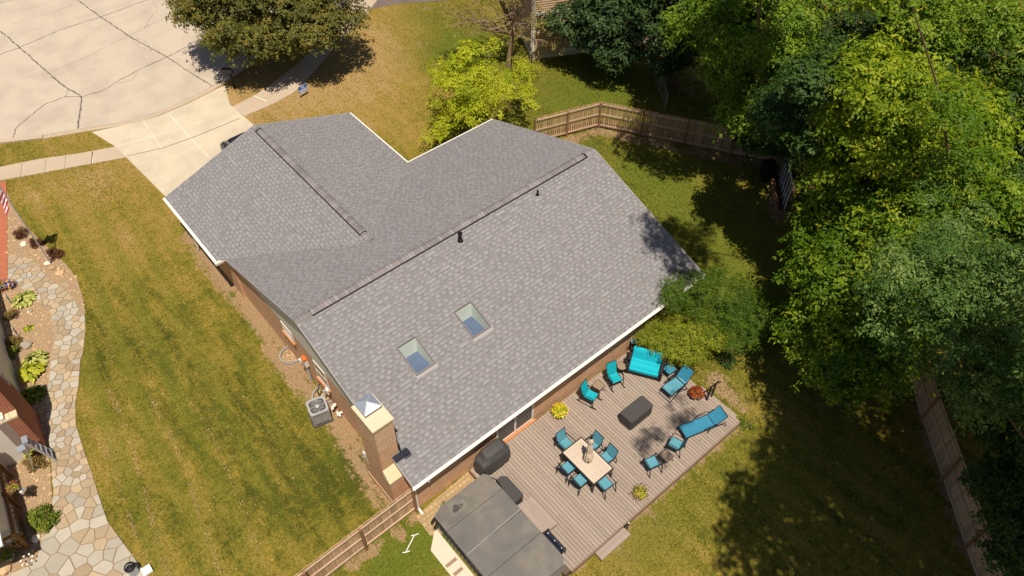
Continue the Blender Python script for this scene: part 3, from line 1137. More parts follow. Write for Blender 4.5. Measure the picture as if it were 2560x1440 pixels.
# ridge vents with their cap shingles
def ridge_vent(p, q, sl, sr, wid=.16, cap0=0, cap1=0):
    """p->q along ridge at constant z; sl/sr = slopes; side normals given by perp"""
    p, q = Vector(p), Vector(q)
    d = (q - p).normalized()
    s = Vector((-d.y, d.x, 0))
    rv = MB()
    for sg, slp in ((1, sl), (-1, sr)):
        a = s * sg
        for e in (0,):
            v = []
            wx = wid + (.036 if sg * s.y < -.5 or sg * s.x < -.5 else .026)
            for pt in (p, q):
                v += [pt + Vector((0, 0, .005)), pt + a * wx + Vector((0, 0, -slp * wx + .004)), pt + a * wx + Vector((0, 0, -slp * wx + .03)), pt + Vector((0, 0, .05))]
            rv.add(v, [(0, 1, 5, 4), (1, 2, 6, 5), (2, 3, 7, 6), (0, 3, 2, 1), (4, 5, 6, 7)], 0, .5)
    o = rv.build('ridge_vent', M['vent_black'], roof, True)
    return o


def caps(p, q, sl, sr, lift, wid=.16, name='ridge_cap', parent=None):
    p, q = Vector(p), Vector(q)
    d = (q - p).normalized()
    ln = (q - p).length
    s = Vector((-d.y, d.x, 0))
    m2 = MB()
    step = .15
    n = int(ln / step)
    for i in range(n):
        t0, t1 = i * step, min(ln, (i + 1) * step + .02)
        v = []
        for t, up in ((t0, .018), (t1, .004)):
            c = p + d * t
            for k in range(7):
                u = -1 + 2 * k / 6
                slp = sl if u > 0 else sr
                zz = -slp * abs(u) * wid + lift + up + .02 * (1 - u * u)
                v.append(c + s * u * wid + Vector((0, 0, zz)))
        f = [(k, k + 1, k + 8, k + 7) for k in range(6)]
        m2.add(v, f, 0, random.random() ** 1.3)
        m2.add([x for x in v[:7]] + [x - d * .006 - Vector((0, 0, .014)) for x in v[:7]], [(k, k + 7, k + 8, k + 1) for k in range(6)], 1, .3)
    return m2.build(name, [M['cap'], M['vent_black']], parent or roof, True)


rv1 = ridge_vent((.64, 0, HR), (15.03, 0, HR), SN, SS)
caps((.64, 0, HR), (15.03, 0, HR), SN, SS, .047, .163, 'cap_shingles', rv1)
caps((0.0, 0, HR), (.63, 0, HR), SN, SS, .012)
caps((15.04, 0, HR), (L, 0, HR), SN, SS, .012)
SW_ = (HW - HN) / (XM + A_)
rv2 = ridge_vent((XM, 3.05, HW), (XM, VN - .45, HW), SW_, SW_)
caps((XM, 3.05, HW), (XM, VN - .45, HW), SW_, SW_, .047, .163, 'cap_shingles', rv2)
caps((XM, VN - .44, HW), (XM, VN, HW), SW_, SW_, .012)
caps((XM, yv + .03, HW), (XM, 3.04, HW), SW_, SW_, .012)

# skylights
for (x0, x1, y0, y1) in SKY:
    mb = MB()
    hgt = .07
    fw = .045

    def P3(x, y, dz):
        return (x, y, sz(y) + dz)
    for (a0, a1, b0, b1) in ((x0, x0 + fw, y0, y1), (x1 - fw, x1, y0, y1), (x0 + fw, x1 - fw, y0, y0 + fw), (x0 + fw, x1 - fw, y1 - fw, y1)):
        v = [P3(a0, b0, .002), P3(a1, b0, .002), P3(a1, b1, .002), P3(a0, b1, .002), P3(a0, b0, hgt), P3(a1, b0, hgt), P3(a1, b1, hgt), P3(a0, b1, hgt)]
        mb.add(v, [(4, 5, 6, 7), (0, 1, 5, 4), (1, 2, 6, 5), (2, 3, 7, 6), (3, 0, 4, 7)], 0, .5)
    # flashing apron below
    v = [P3(x0 - .05, y0 - .12, .006), P3(x1 + .05, y0 - .12, .006), P3(x1 + .05, y0, .006), P3(x0 - .05, y0, .006)]
    mb.add(v, [(0, 1, 2, 3)], 1, .5)
    sk = mb.build('skylight', [M['sky_frame'], M['drip']], roof, True)
    mb = MB()
    v = [P3(x0 + fw - .01, y0 + fw - .01, .05), P3(x1 - fw + .01, y0 + fw - .01, .05), P3(x1 - fw + .01, y1 - fw + .01, .05), P3(x0 + fw - .01, y1 - fw + .01, .05)]
    mb.add(v, [(0, 1, 2, 3)], 0, .5)
    mb.build('pane', M['glass'], sk, True)
    mb = MB()
    i = fw - .004
    X0, X1, Y0, Y1 = x0 + i, x1 - i, y0 + i, y1 - i
    zb = 3.25
    v = [P3(X0, Y0, .04), P3(X1, Y0, .04), P3(X1, Y1, .04), P3(X0, Y1, .04), (X0, Y0, zb), (X1, Y0, zb), (X1, Y1, zb), (X0, Y1, zb)]
    mb.add(v, [(0, 1, 5, 4), (1, 2, 6, 5), (2, 3, 7, 6), (3, 0, 4, 7)], 0, .5)
    mb.add([(X0 - .01, Y0 - .01, zb - .004), (X1 + .01, Y0 - .01, zb - .004), (X1 + .01, Y1 + .01, zb - .004), (X0 - .01, Y1 + .01, zb - .004)], [(0, 1, 2, 3)], 1, .5)
    mb.build('light_shaft', [M['shaft'], M['interior']], sk, True)

# plumbing vents
for (x, y, hh, rr, cap_r) in ((7.37, -.57, .42, .065, .10), (11.66, -.53, .30, .045, .0)):
    zb = sz(y)
    mb = MB()
    mb.lathe([(rr * 2.1, -.05), (rr * 2.0, .05), (rr * 1.6, .08), (rr * 1.1, .11), (rr, .12), (rr, hh)] + ([(cap_r, hh), (cap_r, hh + .09), (cap_r * .8, hh + .09), (cap_r * .75, hh + .06)] if cap_r else [(rr * .75, hh), (rr * .75, hh - .05)]), 18, (x, y, zb))
    pv = mb.build('vent_pipe', M['black'], roof, True, smooth=False)
    mb = MB()
    v = [(x - .2, y - .22, sz(y - .22) + .012), (x + .2, y - .22, sz(y - .22) + .012), (x + .2, y + .1, sz(y + .1) + .012), (x - .2, y + .1, sz(y + .1) + .012)]
    mb.lathe([(rr * 2.35, -.05), (rr * 2.3, .03), (rr * 2.1, .035)], 18, (x, y - .02, zb))
    mb.build('flashing_collar', M['steel'], pv, True)

# chimney
cb = MB()
cb.box((-.45, -5.93, 3.85), (.32, -4.72, 5.22), 0)
cb.box((-.45, -5.93, -.1), (.30, -4.72, 3.85), 1)
chim = cb.build('chimney', [M['brick_tan'], M['brick']], house, True)
mb = MB()
mb.box((-.45, -6.27, -.1), (.22, -5.93, 2.05), 0)
mb.box((-.45, -4.72, -.1), (.22, -4.36, 1.35), 0)
mb.box((-.47, -6.1, -.1), (.22, -4.45, .35), 0)
mb.build('chimney_base', M['brick'], chim, True)
mb = MB()
for j, yy in enumerate((-6.29, -6.11)):
    v = []
    for x in (-.47, .24):
        v += [(x, yy, 2.05 + j * .26), (x, yy + .178, 2.05 + (j + 1) * .26 - .02), (x, yy + .178, 2.0), (x, yy, 2.0 - .0)]
    mb.add(v, [(0, 1, 2, 3), (7, 6, 5, 4), (0, 4, 5, 1), (1, 5, 6, 2), (2, 6, 7, 3), (3, 7, 4, 0)], 0, random.random())
v = []
for x in (-.47, .24):
    v += [(x, -4.34, 1.35), (x, -4.72, 1.8), (x, -4.72, 1.3), (x, -4.34, 1.3)]
mb.add(v, [(0, 3, 2, 1), (4, 5, 6, 7), (0, 1, 5, 4), (1, 2, 6, 5), (2, 3, 7, 6), (3, 0, 4, 7)], 0, .4)
build_each(mb, 'shoulder_stone', M['limestone'], chim, True)
mb = MB()
mb.box((-.50, -5.98, 5.22), (.37, -4.67, 5.33))
mb.build('crown_slab', M['crown'], chim, True, bevel=.012)
mb = MB()
x0, x1, y0, y1 = -.33, .23, -5.35, -4.78
mb.prism([(x0 + .04, y0 + .04), (x1 - .04, y0 + .04), (x1 - .04, y1 - .04), (x0 + .04, y1 - .04)], 5.33, 5.50, 1)
zc = 5.52
apex = ((x0 + x1) / 2, (y0 + y1) / 2, zc + .17)
q = [(x0 - .06, y0 - .06, zc), (x1 + .06, y0 - .06, zc), (x1 + .06, y1 + .06, zc), (x0 - .06, y1 + .06, zc)]
mb.add(q + [(a, b, c - .06) for a, b, c in q] + [apex], [(0, 1, 8), (1, 2, 8), (2, 3, 8), (3, 0, 8), (0, 4, 5, 1), (1, 5, 6, 2), (2, 6, 7, 3), (3, 7, 4, 0), (4, 7, 6, 5)], 0, .5)
for i in range(4):
    a = Vector(q[i])
    mb.bar(a + Vector((0, 0, .006)), Vector(apex) + Vector((0, 0, .008)), .028, .014, 2)
mb.build('chimney_cap', [M['metal'], M['brick'], M['steel']], chim, True)
mb = MB()
v = [(.34, -6.28, sz(-6.28) + .012), (.62, -6.28, sz(-6.28) + .012), (.62, -5.94, sz(-5.94) + .012), (.34, -5.94, sz(-5.94) + .012)]
mb.add(v, [(0, 1, 2, 3)], 0, .5)
mb.box((-.02, -6.2, sz(-6.1) - .1), (.62, -5.945, sz(-6.1) + .06), 0)
mb.box((.33, -6.0, sz(-6) - .05), (.36, -4.7, sz(-4.7) + .12), 0)
build_each(mb, 'flashing', M['flash'], chim, True)


# windows on the west wall and the sliding door on the south wall
def west_window(y0, y1, z0, z1, split):
    x = wx0
    mb = MB()
    t = .06
    mb.box((x - .05, y0, z0), (x - .003, y0 + t, z1))
    mb.box((x - .05, y1 - t, z0), (x - .003, y1, z1))
    mb.box((x - .05, y0 + t, z0), (x - .003, y1 - t, z0 + t))
    mb.box((x - .05, y0 + t, z1 - t), (x - .003, y1 - t, z1))
    zm = z0 + (z1 - z0) * split
    mb.box((x - .045, y0 + t, zm - .03), (x - .004, y1 - t, zm + .03))
    wd = mb.build('window', M['siding'], house, True)
    mb = MB()
    mb.box((x - .03, y0 + t, z0 + t), (x - .006, y1 - t, z1 - t))
    mb.build('pane', M['glass_dark'], wd, True)
    mb = MB()
    mb.box((x - .11, y0 - .05, z0 - .11), (x - .002, y1 + .05, z0 - .002))
    mb.build('sill', M['rowlock'], wd, True)


west_window(1.75, 2.65, 1.75, 2.40, .45)
west_window(-.85, .05, 1.2, 2.40, .5)
mb = MB()
zs, zd = .40, 2.38
dx0, dx1 = 4.05, 5.98
for xx in (dx0, (dx0 + dx1) / 2 - .04, dx1 - .08):
    mb.box((xx, ws - .06, zs), (xx + .08, ws - .003, zd))
mb.box((dx0 + .08, ws - .055, zd - .08), (dx1 - .08, ws - .004, zd))
mb.box((dx0 + .08, ws - .055, zs), (dx1 - .08, ws - .004, zs + .07))
door = mb.build('sliding_door', M['white'], house, True)
mb = MB()
mb.box((dx0 + .08, ws - .035, zs + .07), (dx1 - .08, ws - .006, zd - .08))
mb.build('pane', M['glass_dark'], door, True)
mb = MB()
mb.box((dx0 - .1, ws - .17, .25), (dx1 + .06, ws - .061, .398))
mb.build('sill', M['rowlock'], door, True)
mb = MB()
for x in (8.5, 10.6):
    pass
mb.box((10.2, ws - .05, 1.5), (11.5, ws - .003, 2.35))
kw = mb.build('window', M['white'], house, True)
mb = MB()
mb.box((10.27, ws - .06, 1.57), (11.43, ws - .0505, 2.28))
mb.build('pane', M['glass_dark'], kw, True)
mb = MB()
mb.lathe([(.05, 0), (.06, .03), (.05, .09), (.02, .1)], 12, (.62, -W - .02, 2.3))
mb.box((.58, -W - .02, 2.38), (.66, ws, 2.44))
mb.build('flood_light', M['white'], house, True)

# brick band of darker sailor course around window one
# ------------------------------------------------------------------ items along the west wall
mb = MB()


def window_well(y, label):
    t = thing('window_well', label, 'window well', (wx0, y, 0), 0, 'window wells by the west wall')
    m2 = MB()
    n = 14
    for k in range(n):
        a0, a1 = math.pi / 2 + math.pi * k / n, math.pi / 2 + math.pi * (k + 1) / n
        rx, ry = .62, .5
        p0, p1 = (rx * math.cos(a0), ry * math.sin(a0)), (rx * math.cos(a1), ry * math.sin(a1))
        q0, q1 = (p0[0] * .93, p0[1] * .93), (p1[0] * .93, p1[1] * .93)
        m2.prism([p0, p1, q1, q0], -.02, .16, 0, .5)
    m2.build('rim', M['steel'], t)
    m2 = MB()
    rs = random.Random(int(y * 10))
    for _ in range(90):
        a = rs.uniform(math.pi / 2, 1.5 * math.pi)
        r = rs.uniform(0, .9)
        m2.blob((.55 * r * math.cos(a), .43 * r * math.sin(a), .03), rs.uniform(.03, .05), rs.randint(0, 999), 0, rs.random(), .6, .2, 1)
    m2.build('gravel', M['rock'], t)


window_well(2.6, 'empty ribbed window well half filled with stones, farther from the air conditioner')
window_well(-.15, 'window well half hidden by hoses right behind the air conditioner')

t = thing('utility_meter', 'rusty white electric meter box with grey conduit on the west brick wall', 'meter', (wx0, .95, 0))
mb = MB()
mb.box((-.16, -.12, 1.05), (-.004, .14, 1.5))
mb.build('meter_box', M['white'], t, bevel=.02)
mb = MB()
mb.box((-.2, -.13, 1.5), (-.003, .15, 1.62))
mb.build('rusty_cap', M['orange'], t, bevel=.02)
mb = MB()
mb.tube([(-.08, 0, 1.04), (-.08, 0, .5), (-.1, -.02, .0)], .05, 10)
mb.tube([(-.1, .1, 1.04), (-.1, .1, .6)], .03, 8)
mb.build('conduit', M['steel'], t)
mb = MB()
mb.box((-.24, .16, 1.15), (-.01, .3, 1.36))
build_each(mb, 'junction_box', M['pipe_white'], t, bevel=.015)

t = thing('air_conditioner', 'grey louvred air conditioner unit on a pad beside the brick wall', 'air conditioner', (-.52, -.92, 0), R_(-14))
s_ = .36
mb = MB()
mb.box((-.43, -.43, -.02), (.43, .43, .07))
mb.build('pad', M['ac_dark'], t, bevel=.02)


def rrect(a, b, r, n=5):
    out = []
    for cx_, cy_, s0 in ((a - r, b - r, 0), (-a + r, b - r, 90), (-a + r, -b + r, 180), (a - r, -b + r, 270)):
        for k in range(n + 1):
            tt = R_(s0 + 90 * k / n)
            out.append((cx_ + r * math.cos(tt), cy_ + r * math.sin(tt)))
    return out


mb = MB()
mb.prism(rrect(.33, .33, .08), .07, .74, 0)
mb.build('coil', M['ac_dark'], t)
mb = MB()
for k in range(11):
    z = .12 + k * .056
    mb.prism(rrect(.36, .36, .09), z, z + .026, 0, .5)
for a, b in ((1, 1), (-1, 1), (1, -1), (-1, -1)):
    mb.box((a * .33 - .05, b * .33 - .05, .07), (a * .33 + .05, b * .33 + .05, .76))
for sx in (-1, 1):
    mb.box((sx * .362 - .012, -.02, .08), (sx * .362 + .012, .02, .74))
    mb.box((-.02, sx * .362 - .012, .08), (.02, sx * .362 + .012, .74))
mb.build('louvre_panel', M['ac'], t)
mb = MB()
ro, ri = rrect(.39, .39, .12), rrect(.31, .31, .15)
n = len(ro)
v = [(x, y, .75) for x, y in ro] + [(x, y, .86) for x, y in ro] + [(x, y, .86) for x, y in ri] + [(x, y, .78) for x, y in ri]
f = []
for k in range(n):
    j = (k + 1) % n
    for lv in range(3):
        f.append((k + lv * n, j + lv * n, j + (lv + 1) * n, k + (lv + 1) * n))
mb.add(v, f, 0, .5)
top = mb.build('top_rim', M['steel'], t, smooth=False)
mb = MB()
for r in (.09, .15, .21, .27):
    mb.tube([(r * math.cos(a), r * math.sin(a), .84) for a in np.linspace(0, 2 * math.pi, 25)], .008, 5, 0, .5, False)
for k in range(8):
    a = k * math.pi / 4
    mb.tube([(.05 * math.cos(a), .05 * math.sin(a), .845), (.31 * math.cos(a), .31 * math.sin(a), .845)], .008, 5)
mb.lathe([(.08, .83), (.085, .86), (.05, .875), (.0, .876)], 16)
mb.build('fan_guard', M['steel'], t)
mb = MB()
mb.lathe([(.3, .741), (.3, .75)], 20)
mb.build('fan_well', M['ac_dark'], t)

mb = MB()
mb.tube([(-.05, -.62, .75), (-.2, -.62, .55), (-.22, -.55, .2), (-.1, -.45, .08), (-.25, -.35, .1), (-.4, -.3, .3)], .03, 8)
mb.tube([(.1, -.1, .9), (-.1, -.2, .7), (-.15, -.4, .3), (-.3, -.5, .12), (-.45, -.55, .25)], .025, 8)
h = mb.build('refrigerant_hose', M['rubber'])
tag(h, 'black looped hose between the brick wall and the air conditioner', 'hose')
t = thing('disconnect_box', 'small white switch box with tubing on the brick wall above the air conditioner', 'box', (wx0, -.72, 0))
mb = MB()
mb.box((-.14, -.1, .9), (-.003, .1, 1.2))
mb.build('box_body', M['pipe_white'], t, bevel=.01)
mb = MB()
mb.tube([(-.1, .12, .95), (-.14, .3, .8), (-.16, .3, .5)], .04, 8)
mb.build('tubing', M['pipe_white'], t)
t = thing('vent_outlet', 'white pvc outlet pipe with elbow near the ground between wall and air conditioner', 'pipe', (-.02, -1.28, 0))
mb = MB()
mb.tube([(.2, .18, .5), (.02, .16, .46), (-.02, .1, .4)], .06, 10)
mb.build('elbow', M['pipe_white'], t)
mb = MB()
mb.tube([(.24, -.16, .25), (0, -.16, .25)], .05, 10)
mb.tube([(.08, -.02, .25), (.08, -.3, .25)], .045, 10)
mb.build('tee', M['pipe_white'], t)
mb = MB()
mb.box((-.06, -.06, 2.2), (.0, .06, 2.5))
o = mb.build('wall_lamp', M['pipe_white'])
o.location = (-.45, -4.62, -.4)
tag(o, 'small white box light on the north edge of the chimney', 'lamp')

# ------------------------------------------------------------------ deck
DZ = .35
deck = thing('wooden_deck', 'brown composite board deck along the back of the brick house', 'deck', (7.6, -9.6, 0))
mb = MB()
x = 2.62
i = 0
rs = random.Random(5)
while x < 12.32:
    x1 = x + .122
    y0, y1 = -12.40, -6.97
    if x < 2.88:
        y0 = -7.70
    if x > 11.95:
        y1 = -7.6 - (x - 11.95) * 2
    r = rs.random()
    ys = [y0, y1]
    if y1 - y0 > 3 and rs.random() < .22:
        ys = [y0, rs.choice([-8.6, -9.6, -10.6]) + rs.uniform(-.1, .1), y1]
    for a, b in zip(ys[:-1], ys[1:]):
        mb.box((x, a + .002, DZ - .03), (x1, b - .002, DZ), 0, rs.random())
    x += .142
mb.build('boards', M['deck'], deck, True)
mb = MB()
mb.box((2.65, -12.37, .0), (12.28, -7.75, DZ - .014))
mb.box((2.65, -7.75, .0), (11.9, -6.98, DZ - .014))
mb.build('substructure', M['deck_gap'], deck, True)
mb = MB()
mb.box((2.9, -12.44, .02), (12.36, -12.405, DZ - .002))
mb.box((12.325, -12.40, .02), (12.36, -7.6, DZ - .002))
mb.box((2.58, -7.7, .0), (2.617, -6.97, DZ - .002))
mb.build('fascia', M['deck_side'], deck, True)
mb = MB()
mb.box((4.08, -12.62, .14), (5.58, -12.445, .18), 0, .4)
mb.box((4.08, -12.80, .14), (5.58, -12.625, .18), 0, .7)
mb.box((4.1, -12.78, 0), (5.56, -12.446, .138), 1)
mb.build('step', [M['deck'], M['deck_side']], deck, True)
mb = MB()
mb.box((12.365, -12.1, .12), (12.66, -10.2, .16), 0, .5)
mb.box((12.365, -12.08, 0), (12.64, -10.22, .118), 1)
mb.build('step', [M['deck'], M['deck_side']], deck, True)

t = thing('handrail', 'short black metal handrail at the east deck edge beside the red flowers', 'handrail', (12.3, -10.83, DZ))
mb = MB()
mb.box((-.16, -.03, 0), (-.10, .03, .95))
mb.lathe([(.05, 0), (.05, .04), (.035, .05)], 10, (-.13, 0, 0))
mb.build('post', M['black'], t)
mb = MB()
mb.box((.12, -.05, -.02), (.18, .01, .92))
mb.build('post', M['black'], t)
mb = MB()
mb.bar((-.22, 0, .97), (.30, -.02, .93), .055, .05)
mb.tube([(.30, -.02, .93), (.42, -.03, .86), (.5, -.03, .72)], .026, 8)
mb.bar((-.1, 0, .55), (.14, -.02, .52), .03, .03)
mb.bar((-.1, 0, .3), (.14, -.02, .27), .03, .03)
build_each(mb, 'rail', M['black'], t)

# paver patch and slab by the tub
mb = MB()
mb.sheet([(-.05, -7.0), (2.6, -6.83), (2.6, -8.2), (.1, -8.2), (-.1, -7.95)], .02)
mb.build('paver_strip', M['paver_tan'], kind='structure')
mb = MB()
mb.prism([(-.42, -8.45), (.22, -7.85), (.22, -13.5), (-.42, -13.5)], -.02, .05)
for k in range(5):
    y = -9.25 - k * .42
    mb.box((-.36 + .04 * (k % 2), y - .11, .048), (.12 - .05 * (k % 3), y + .02, .056), 1)
mb.build('concrete_slab', [M['slab'], M['grout']], kind='structure')

# ------------------------------------------------------------------ hot tub
tub = thing('swim_spa', 'long grey covered hot tub with a folding four panel cover beside the deck', 'hot tub', (1.52, -10.0, 0))
TZ = 1.02
mb = MB()
mb.box((.30, -12.2, .02), (2.76, -7.82, TZ - .06), 0)
for k in range(22):
    y = -12.15 + k * .2
    mb.box((.283, y, .03), (.2995, y + .03, TZ - .2), 1)
mb.build('cabinet', [M['ac'], M['ac_dark']], tub, True)
cuts = [-7.72, -8.66, -9.78, -10.86, -12.25]
g = NT('spa cover vinyl', 0.62, 0.3)
f = g.noise(0.8, 4, 0.6, dist=0.25)
c = g.ramp(f, [(0.3, srgb(102, 97, 93)), (0.5, srgb(114, 107, 100)), (0.62, srgb(128, 118, 106)), (0.75, srgb(111, 105, 100))])
c = g.mix(g.math('MULTIPLY', g.noise(9, 3, .6), .25), c, srgb(96, 92, 88))
# water stain on the first panel
co = g.coord()
mp = g.n('Mapping')
mp.inputs['Location'].default_value = (0.61, -3.96, 0)
mp.inputs['Scale'].default_value = (1.3, 2.2, 0.0)
g.l(co, mp.inputs[0])
ln = g.n('VectorMath', operation='LENGTH')
g.l(mp.outputs[0], ln.inputs[0])
dd = g.math('ADD', ln.outputs['Value'], g.math('MULTIPLY', g.math('SUBTRACT', g.noise(2.2, 4, .6), .5), 1.6))
c = g.mix(g.ramp(dd, [(0.16, 0.8), (0.26, 0.0)]), c, srgb(58, 54, 52))
c = g.mix(g.ramp(dd, [(0.55, 0.0), (0.6, 0.28), (0.95, 0.3), (1.0, 0.0)]), c, srgb(86, 80, 76))
g.color(c)
g.bump(g.noise(4, 3, .5), .25, .02)
M['spa'] = g.m
prevz = 0
for k in range(4):
    mb = MB()
    yb, ya = cuts[k + 1] + .008, cuts[k] - .008
    z0, z1 = TZ - .05, TZ + .07
    xa, xb = .24, 2.82
    cx_, cy_ = (xa + xb) / 2, (ya + yb) / 2
    ax, ay = (xb - xa) / 2, (ya - yb) / 2
    ch = .20
    if k == 0:
        poly = [(xa, yb), (xb, yb), (xb, ya - ch), (xb - ch * .8, ya), (xa + ch * 2.2, ya), (xa, ya - ch * .9)]
    else:
        poly = [(xa, yb), (xb, yb), (xb, ya), (xa, ya)]
    if k == 3:
        poly = [(xa + .3, yb), (xb - ch, yb), (xb, yb + ch), (xb, ya), (xa, ya), (xa, yb + .2)]
    mb.prism(poly, z0, z1, 0)
    mb.build('cover_panel', M['spa'], tub, True, bevel=.065, seg=4)
mb = MB()
for yc in cuts[1:-1]:
    mb.bar((.24, yc, TZ + .055), (2.82, yc, TZ + .055), .05, .022, 0)
mb.bar((.26, -9.8, TZ + .085), (2.8, -9.72, TZ + .085), .03, .012, 1)
mb.tube([(.23, -8.0, TZ - .08), (.2, -8.6, TZ - .1), (.22, -9.3, TZ - .16), (.2, -9.8, TZ - .08), (.21, -10.5, TZ - .15), (.2, -11.2, TZ - .1)], .035, 6, 0)
mb.build('cover_seam', [M['black'], M['ac']], tub, True)
mb = MB()
mb.bar((.12, -7.85, .6), (.24, -7.9, .95), .08, .06)
mb.bar((.1, -8.05, .5), (.24, -8.1, .9), .09, .08)
mb.tube([(.24, -8.65, .7), (.16, -8.65, TZ), (.2, -8.66, TZ + .06)], .025, 6)
mb.tube([(2.84, -7.9, TZ - .1), (2.92, -8.2, TZ - .04), (2.86, -8.6, TZ)], .025, 6)
mb.tube([(2.84, -10.9, TZ), (2.95, -10.9, TZ - .02), (2.98, -11.8, TZ - .04), (2.86, -11.9, TZ)], .025, 6)
build_each(mb, 'cover_lifter', M['black'], tub, True)


def super_ring(cx_, cy_, ax, ay, z, p=5, n=48, amp=0, ph=0, fr=9, rs=None):
    out = []
    for k in range(n):
        a = 2 * math.pi * k / n
        c_, s_ = math.cos(a), math.sin(a)
        x = math.copysign(abs(c_) ** (2 / p), c_)
        y = math.copysign(abs(s_) ** (2 / p), s_)
        k2 = 1 + amp * (math.sin(fr * a + ph) + .5 * math.sin(fr * 2.3 * a + 2 * ph))
        out.append((cx_ + ax * x * k2, cy_ + ay * y * k2, z))
    return out


# black storage bin next to the tub, wooden step, navy step
t = thing('storage_bin', 'low black rectangular bin against the hot tub, next to the covered grill', 'storage bin', (3.13, -8.72, DZ))
mb = MB()
mb.prism([(-.2, -.56), (.2, -.56), (.24, -.48), (.24, .42), (.08, .58), (-.16, .58), (-.24, .45), (-.24, -.5)], 0, .42)
mb.build('bin_body', M['cover_box'], t, bevel=.02)
mb = MB()
mb.prism([(-.21, -.57), (.21, -.57), (.25, -.49), (.25, .43), (.08, .59), (-.17, .59), (-.25, .46), (-.25, -.51)], .421, .47)
mb.build('lid', M['cover_box'], t, bevel=.02)
t = thing('wooden_step_box', 'wooden step box against the hot tub between the black bin and the navy step', 'step', (3.28, -10.12, DZ))
mb = MB()
for k in range(5):
    mb.box((-.38 + k * .152, -.72, .17), (-.38 + k * .152 + .149, .72, .2), 0, rs.random())
mb.build('tread', M['deck'], t)
mb = MB()
mb.box((-.37, -.71, 0), (.37, .71, .169))
mb.build('riser', M['deck_side'], t)
t = thing('spa_step', 'navy blue plastic step with white dots in a black frame beside the hot tub', 'step', (3.02, -11.34, DZ))
mb = MB()
mb.box((-.13, -.44, .46), (.13, .0, .50), 0)
mb.box((-.13, .01, .46), (.13, .44, .50), 0)
mb.build('tread', M['navy'], t, bevel=.01)
mb = MB()
for a, b in ((-.15, .45), (.15, .45), (-.15, -.45), (.15, -.45)):
    mb.tube([(a, b, 0), (a, b, .56 if b > 0 else .5)], .02, 8)
mb.tube([(-.15, .45, .56), (.15, .45, .56)], .02, 8)
mb.tube([(-.15, -.45, .5), (.15, -.45, .5)], .02, 8)
mb.box((-.1, -.42, .05), (.1, .42, .455))
mb.build('frame', M['black'], t)
mb = MB()
for y in (.36, -.36, .0):
    mb.lathe([(.022, .5), (.022, .506)], 10, (.03, y, 0))
build_each(mb, 'screw_cap', M['sign_white'], t)

# grill under a black cover
t = thing('covered_grill', 'barbecue grill under a loose black fabric cover against the brick wall', 'grill', (3.42, -7.36, DZ))
mb = MB()
levels = [(0.0, .70, .36, 4.5, .05), (.25, .69, .355, 4.5, .04), (.55, .67, .35, 5, .026), (.80, .66, .35, 5, .02), (.86, .60, .33, 5, .008), (.90, .50, .31, 5, .01)]
rings = [super_ring(.0, 0, a, b, z, p, 64, am, z * 3, 11) for z, a, b, p, am in levels]
top = [(1.0, .47, .29, 5, .008), (1.08, .45, .255, 5, .008), (1.13, .41, .2, 4, .006), (1.15, .33, .14, 4, 0)]
rings += [super_ring(.04, .03, a, b, z, p, 64, am, z * 3, 9) for z, a, b, p, am in top]
mb.loft(rings, 0, .5)
rs = random.Random(8)
mb.v = [(x * 1.06 + rs.uniform(-.014, .014), y + rs.uniform(-.012, .012), z * 1.12 + (rs.uniform(-.012, .012) if z > .1 else 0)) for x, y, z in mb.v]
gc = mb.build('cover', M['cover'], t, smooth=True)
sb = gc.modifiers.new('soften', 'SUBSURF')
sb.levels = sb.render_levels = 1
mb = MB()
for a, b in ((-.5, -.25), (.5, -.25), (-.5, .25), (.5, .25)):
    mb.box((a - .03, b - .03, 0), (a + .03, b + .03, .1))
build_each(mb, 'cart_leg', M['black'], t)

# fire pit table under its cover
t = thing('covered_fire_pit', 'rectangular table under a fitted dark grey cover in the open middle of the deck', 'covered table', (9.27, -9.46, DZ))
mb = MB()
rings = [super_ring(0, 0, a, b, z, p, 64, am, ph, 13) for z, a, b, p, am, ph in
         [(0, .66, .345, 9, .012, 0), (.2, .66, .345, 9, .012, .3), (.45, .655, .34, 10, .008, .6), (.58, .655, .34, 11, .001, 0), (.605, .64, .33, 11, 0, 0), (.615, .60, .30, 9, 0, 0), (.62, .3, .15, 5, 0, 0)]]
mb.loft(rings, 0, .5)
mb.build('cover', M['cover_box'], t, smooth=False)
mb = MB()
for a, b in ((-.55, -.25), (.55, -.25), (-.55, .25), (.55, .25)):
    mb.box((a - .03, b - .03, 0), (a + .03, b + .03, .3))
build_each(mb, 'leg', M['black'], t)

# ------------------------------------------------------------------ dining set
t = thing('dining_table', 'long rectangular patio table with pale plank top and dark frame on the deck', 'table', (6.08, -9.87, DZ))
mb = MB()
for k in range(13):
    y = -.82 + k * .1265
    pass
for k in range(9):
    x = -.485 + k * .1085
    mb.box((x, -.85, .70), (x + .102, .85, .722), 0, random.random())
mb.build('tabletop', M['tabletop'], t)
mb = MB()
mb.box((-.53, -.90, .66), (-.49, .90, .728))
mb.box((.495, -.90, .66), (.535, .90, .728))
mb.box((-.49, -.90, .66), (.495, -.86, .728))
mb.box((-.49, .86, .66), (.495, .90, .728))
mb.box((-.49, -.86, .672), (.495, .86, .69))
mb.build('apron', M['bronze'], t)
for a, b in ((-1, -1), (1, -1), (-1, 1), (1, 1)):
    mb = MB()
    mb.bar((a * .48, b * .84, .67), (a * .5, b * .86, 0), .055, .055)
    mb.build('leg', M['bronze'], t)

